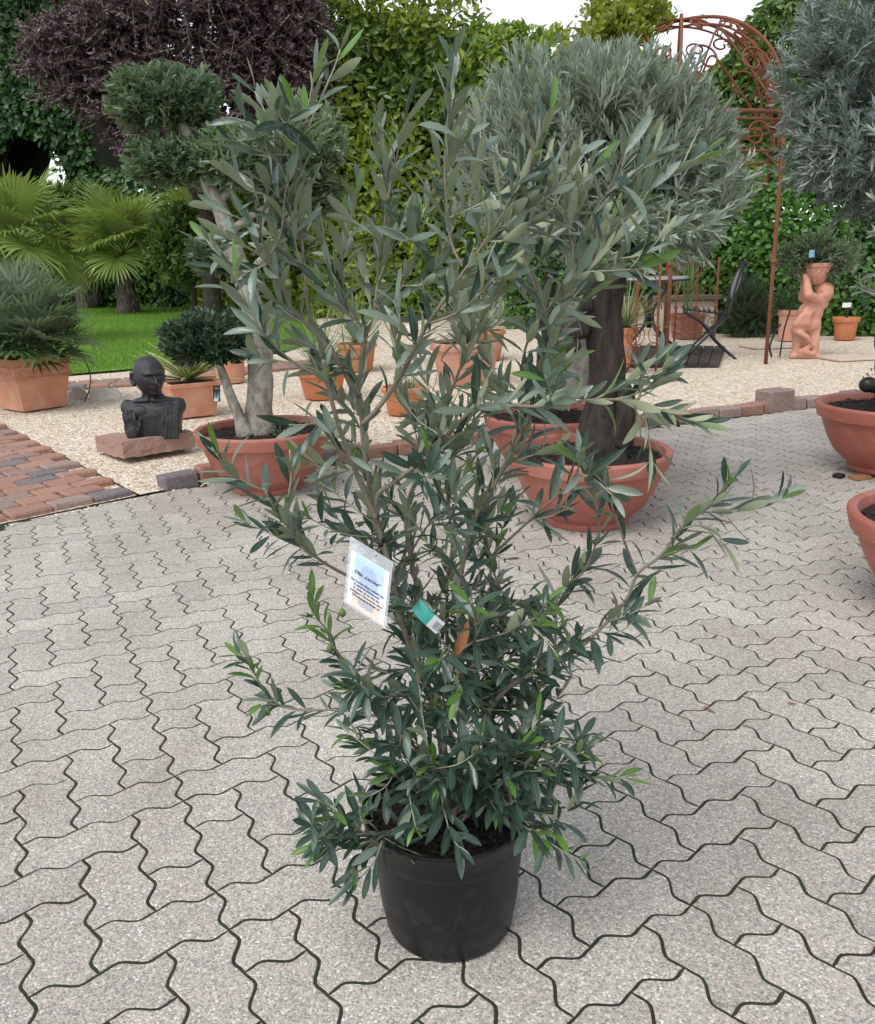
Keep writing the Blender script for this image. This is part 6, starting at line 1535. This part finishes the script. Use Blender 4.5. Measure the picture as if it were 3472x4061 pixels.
# ------------------------------------------------------------------ hedges, ivy and the purple plum tree behind the garden
def hedge(name, label, catg, A, B, z0, ztop, thick, n, L, asp, mat, temps, seed, amp=.25, freq=1.2, hang=.15, core=True, zbot=None, mats2=None, upb=.35):
    """leafy mass along the ground line A-B (front face towards the camera); ztop/zbot give heights along it"""
    r = np.random.default_rng(seed); A, B = np.array(A, float), np.array(B, float); Ln = np.linalg.norm(B - A); e = (B - A) / Ln
    nrm_ = np.array([e[1], -e[0]]);  nrm_ = nrm_ if nrm_ @ (-(A + B) / 2) > 0 else -nrm_
    root = thing(name, label, catg, ((A[0] + B[0]) / 2, (A[1] + B[1]) / 2, 0))
    zt = (lambda t: np.full_like(t, ztop)) if not callable(ztop) else ztop
    zb = (lambda t: np.full_like(t, z0)) if zbot is None else zbot
    t = r.random(n); top_ = zt(t) + .35 * wob(np.stack([t * Ln * .6, 0 * t, 0 * t + 1], 1), seed + 1, 2.0) * min(1, amp * 2.5); bot = zb(t)
    zz = r.random(n) ** .92; z = bot + (top_ - bot) * zz
    q = np.stack([t * Ln * .5, z * .5, np.full(n, seed * 1.0)], 1)
    bulge = amp * wob(q, seed, freq) + .5 * amp * wob(q * 2.7, seed + 5, freq)
    edge_ = 1 - np.clip((zz - .86) / .14, 0, 1) ** 2
    dpt = bulge * edge_ + thick * .5 * (edge_ - 1) - np.abs(r.normal(0, .22, n)) * (.4 + amp)
    P = np.stack([A[0] + e[0] * t * Ln + nrm_[0] * dpt, A[1] + e[1] * t * Ln + nrm_[1] * dpt, z], 1)
    N = np.stack([np.full(n, nrm_[0]), np.full(n, nrm_[1]), np.full(n, upb)], 1) + r.normal(0, .45, (n, 3)) + (1 - edge_)[:, None] * np.array([0, 0, .8])
    D = r.normal(0, 1, (n, 3)) * np.array([1, 1, .7]) + np.array([0, 0, -hang * 4])
    LL = L * r.uniform(.6, 1.25, n); K = np.zeros(n, int)
    ms = [mat]
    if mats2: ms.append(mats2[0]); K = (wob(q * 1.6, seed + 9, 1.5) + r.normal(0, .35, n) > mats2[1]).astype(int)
    foliage('foliage', (P, D, N, LL, LL * asp * r.uniform(.8, 1.2, n), K), temps, ms, root)
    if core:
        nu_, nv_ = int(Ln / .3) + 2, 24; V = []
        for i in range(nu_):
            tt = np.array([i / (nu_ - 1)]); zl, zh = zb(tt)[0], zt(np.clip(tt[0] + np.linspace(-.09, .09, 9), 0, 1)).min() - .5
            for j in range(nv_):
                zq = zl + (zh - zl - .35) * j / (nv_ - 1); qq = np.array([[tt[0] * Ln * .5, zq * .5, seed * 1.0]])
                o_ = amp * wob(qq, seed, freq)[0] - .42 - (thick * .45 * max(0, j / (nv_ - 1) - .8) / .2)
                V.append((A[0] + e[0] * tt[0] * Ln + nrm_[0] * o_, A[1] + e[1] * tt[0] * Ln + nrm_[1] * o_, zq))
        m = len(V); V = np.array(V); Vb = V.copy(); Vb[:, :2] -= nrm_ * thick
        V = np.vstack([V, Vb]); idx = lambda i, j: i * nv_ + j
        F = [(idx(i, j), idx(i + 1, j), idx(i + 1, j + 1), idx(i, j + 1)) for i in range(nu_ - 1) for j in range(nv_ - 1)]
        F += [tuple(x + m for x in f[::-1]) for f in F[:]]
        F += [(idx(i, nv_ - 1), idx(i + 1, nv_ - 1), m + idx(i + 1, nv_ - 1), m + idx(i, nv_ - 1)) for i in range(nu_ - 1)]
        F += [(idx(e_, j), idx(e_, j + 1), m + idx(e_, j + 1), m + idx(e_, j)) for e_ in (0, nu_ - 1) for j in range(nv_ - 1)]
        g = G(); g.add(V, F); tag(g.build('shade_core', M['hedge_core'], root), kind='stuff')  # added solid core, shade between the leaves put into its colour
    return root
def hp(px, Y):                                              # point on the ground line below a picture column
    p = at(px, 560, Y); return np.array([p[0], p[1]])
def ztop_px(pairs, A, B):
    """heights that follow a skyline given as (picture x, picture y) pairs"""
    A, B = np.array(A), np.array(B); ts, zs = [], []
    for t in np.linspace(0, 1, 60):
        p = A + (B - A) * t; d = p[1] * _f[1]; px = project((p[0], p[1], 2.0))[0]
        py = np.interp(px, [a for a, b in pairs], [b for a, b in pairs]); ts.append(t); zs.append(at(px, py, p[1])[2])
    return lambda t: np.interp(t, ts, zs)
HA, HB = hp(-260, 30.5), hp(560, 22.5)
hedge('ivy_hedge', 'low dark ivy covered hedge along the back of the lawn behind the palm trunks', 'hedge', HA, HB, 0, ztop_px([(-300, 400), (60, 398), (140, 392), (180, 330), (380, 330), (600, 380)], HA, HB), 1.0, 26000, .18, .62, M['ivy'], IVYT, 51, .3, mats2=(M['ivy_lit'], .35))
TA, TB = hp(-300, 29), hp(215, 25.5)
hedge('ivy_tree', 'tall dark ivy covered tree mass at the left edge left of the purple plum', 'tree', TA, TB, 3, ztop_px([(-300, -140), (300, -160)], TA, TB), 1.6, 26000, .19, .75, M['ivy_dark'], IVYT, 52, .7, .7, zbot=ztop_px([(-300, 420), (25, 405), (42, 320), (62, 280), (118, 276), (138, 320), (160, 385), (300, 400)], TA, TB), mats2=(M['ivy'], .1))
LA, LB = hp(330, 21.5), hp(1010, 17.0)
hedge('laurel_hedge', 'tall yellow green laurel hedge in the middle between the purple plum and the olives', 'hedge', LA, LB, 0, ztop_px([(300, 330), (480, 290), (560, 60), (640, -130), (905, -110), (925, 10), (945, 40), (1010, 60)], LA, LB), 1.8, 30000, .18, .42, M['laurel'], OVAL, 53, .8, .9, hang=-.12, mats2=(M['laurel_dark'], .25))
RA, RB = hp(930, 18.0), hp(1500, 15.0)
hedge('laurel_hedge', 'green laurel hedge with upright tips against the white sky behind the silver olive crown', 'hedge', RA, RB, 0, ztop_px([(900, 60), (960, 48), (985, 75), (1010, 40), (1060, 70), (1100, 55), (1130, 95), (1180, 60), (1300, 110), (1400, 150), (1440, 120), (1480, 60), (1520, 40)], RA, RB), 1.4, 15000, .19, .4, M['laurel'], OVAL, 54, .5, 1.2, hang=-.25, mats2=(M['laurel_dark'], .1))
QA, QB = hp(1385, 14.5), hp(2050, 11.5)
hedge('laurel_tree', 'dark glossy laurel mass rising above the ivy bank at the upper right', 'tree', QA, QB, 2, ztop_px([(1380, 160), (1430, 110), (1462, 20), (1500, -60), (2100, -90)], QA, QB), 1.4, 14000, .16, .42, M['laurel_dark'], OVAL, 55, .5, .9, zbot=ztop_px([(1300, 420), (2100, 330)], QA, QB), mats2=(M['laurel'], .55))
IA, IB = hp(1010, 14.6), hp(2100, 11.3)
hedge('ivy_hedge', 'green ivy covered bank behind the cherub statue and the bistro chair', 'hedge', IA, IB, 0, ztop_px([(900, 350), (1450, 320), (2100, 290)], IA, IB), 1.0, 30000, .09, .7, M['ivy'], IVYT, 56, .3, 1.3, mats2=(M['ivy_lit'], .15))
# bushes that stand before the hedge on the left
for (px, py, Y, rx, ry, n, mt, lab) in ((380, 500, 19.5, 75, 75, 420, 'laurel_dark', 'dark round leaved bush behind the pale clipped olive trunk'), (120, 400, 22.5, 70, 20, 130, 'laurel_dark', 'dark shrub top below the gap in the ivy at the far left')):
    c = at(px, py, Y); k = depth(c) / (1771 * FOCAL); root = thing('garden_bush', lab, 'shrub', (c[0], c[1], 0))
    B, S, SL = ellipsoid_shoots(rv, c, (rx * k, rx * k * .7, ry * k), n, .4, .3, .3, px, bottom=-1, jit=.5); foliage('foliage', shoot_leaves(rv, B, S, SL, 6, np.full(len(B), .21), .45, .9), OVAL, M[mt], root)
    twigs('twigs', B, S, SL, .008, M['stem'], root); g = G(); g.tube(np.array([[c[0], c[1], -.05], [c[0] + .05, c[1], c[2] * .5], c]), .06, 7); g.build('stem', M['bark_dark'], root)
# purple plum
pb = at(430, 560, 18.5); pb[2] = 0
plum = thing('plum_tree', 'broad purple leaved plum tree overhanging the back of the lawn', 'tree', tuple(pb))
trunk_from_px(plum, [(430, 640), (425, 520), (420, 400), (410, 250), (400, 80)], 18.5, [.2, .17, .15, .12, .07], M['bark_dark'], seg=14)
for pts in ([(425, 420), (330, 280), (200, 160)], [(425, 400), (470, 230), (580, 120)], [(415, 300), (330, 120), (250, 20)], [(425, 450), (360, 340), (290, 310)], [(420, 330), (520, 250), (600, 240)]):
    trunk_from_px(plum, pts, 18.3, [.09, .06, .02], M['bark_dark'], 'branch', 8, .2)
rq = np.random.default_rng(66); lvs, tws = [], []
for (cx, cy, rx, ry, n, Y, up) in ((380, 60, 250, 150, 1150, 18.3, -.1), (560, 110, 110, 170, 520, 18.0, -.4), (270, 190, 110, 110, 360, 17.8, -.3), (330, 270, 95, 70, 260, 17.6, -.5), (470, 230, 130, 110, 420, 18.0, -.4), (170, 100, 110, 80, 260, 18.0, -.2), (110, 135, 70, 26, 70, 17.8, -.2), (590, 250, 60, 70, 120, 18.0, -.5), (150, 190, 60, 22, 50, 17.6, -.2)):
    c = at(cx, cy, Y); k = depth(c) / (1771 * FOCAL)
    B, S, SL = ellipsoid_shoots(rq, c, (rx * k, min(1.6, rx * k * .8), ry * k), n, .65, .4, up, cx, amp=.2, bottom=-1, jit=.5); lvs.append(shoot_leaves(rq, B, S, SL, 12, np.full(len(B), .125), .5, 1.0)); tws.append((B, S, SL))
crown(plum, cat(*lvs), tuple(np.concatenate([q[k] for q in tws]) for k in range(3)) + (.012,), OVAL, [M['plum']])
print('tris', sum(len(o.data.loops) - 2 * len(o.data.polygons) for o in sc.objects if o.type == 'MESH'))
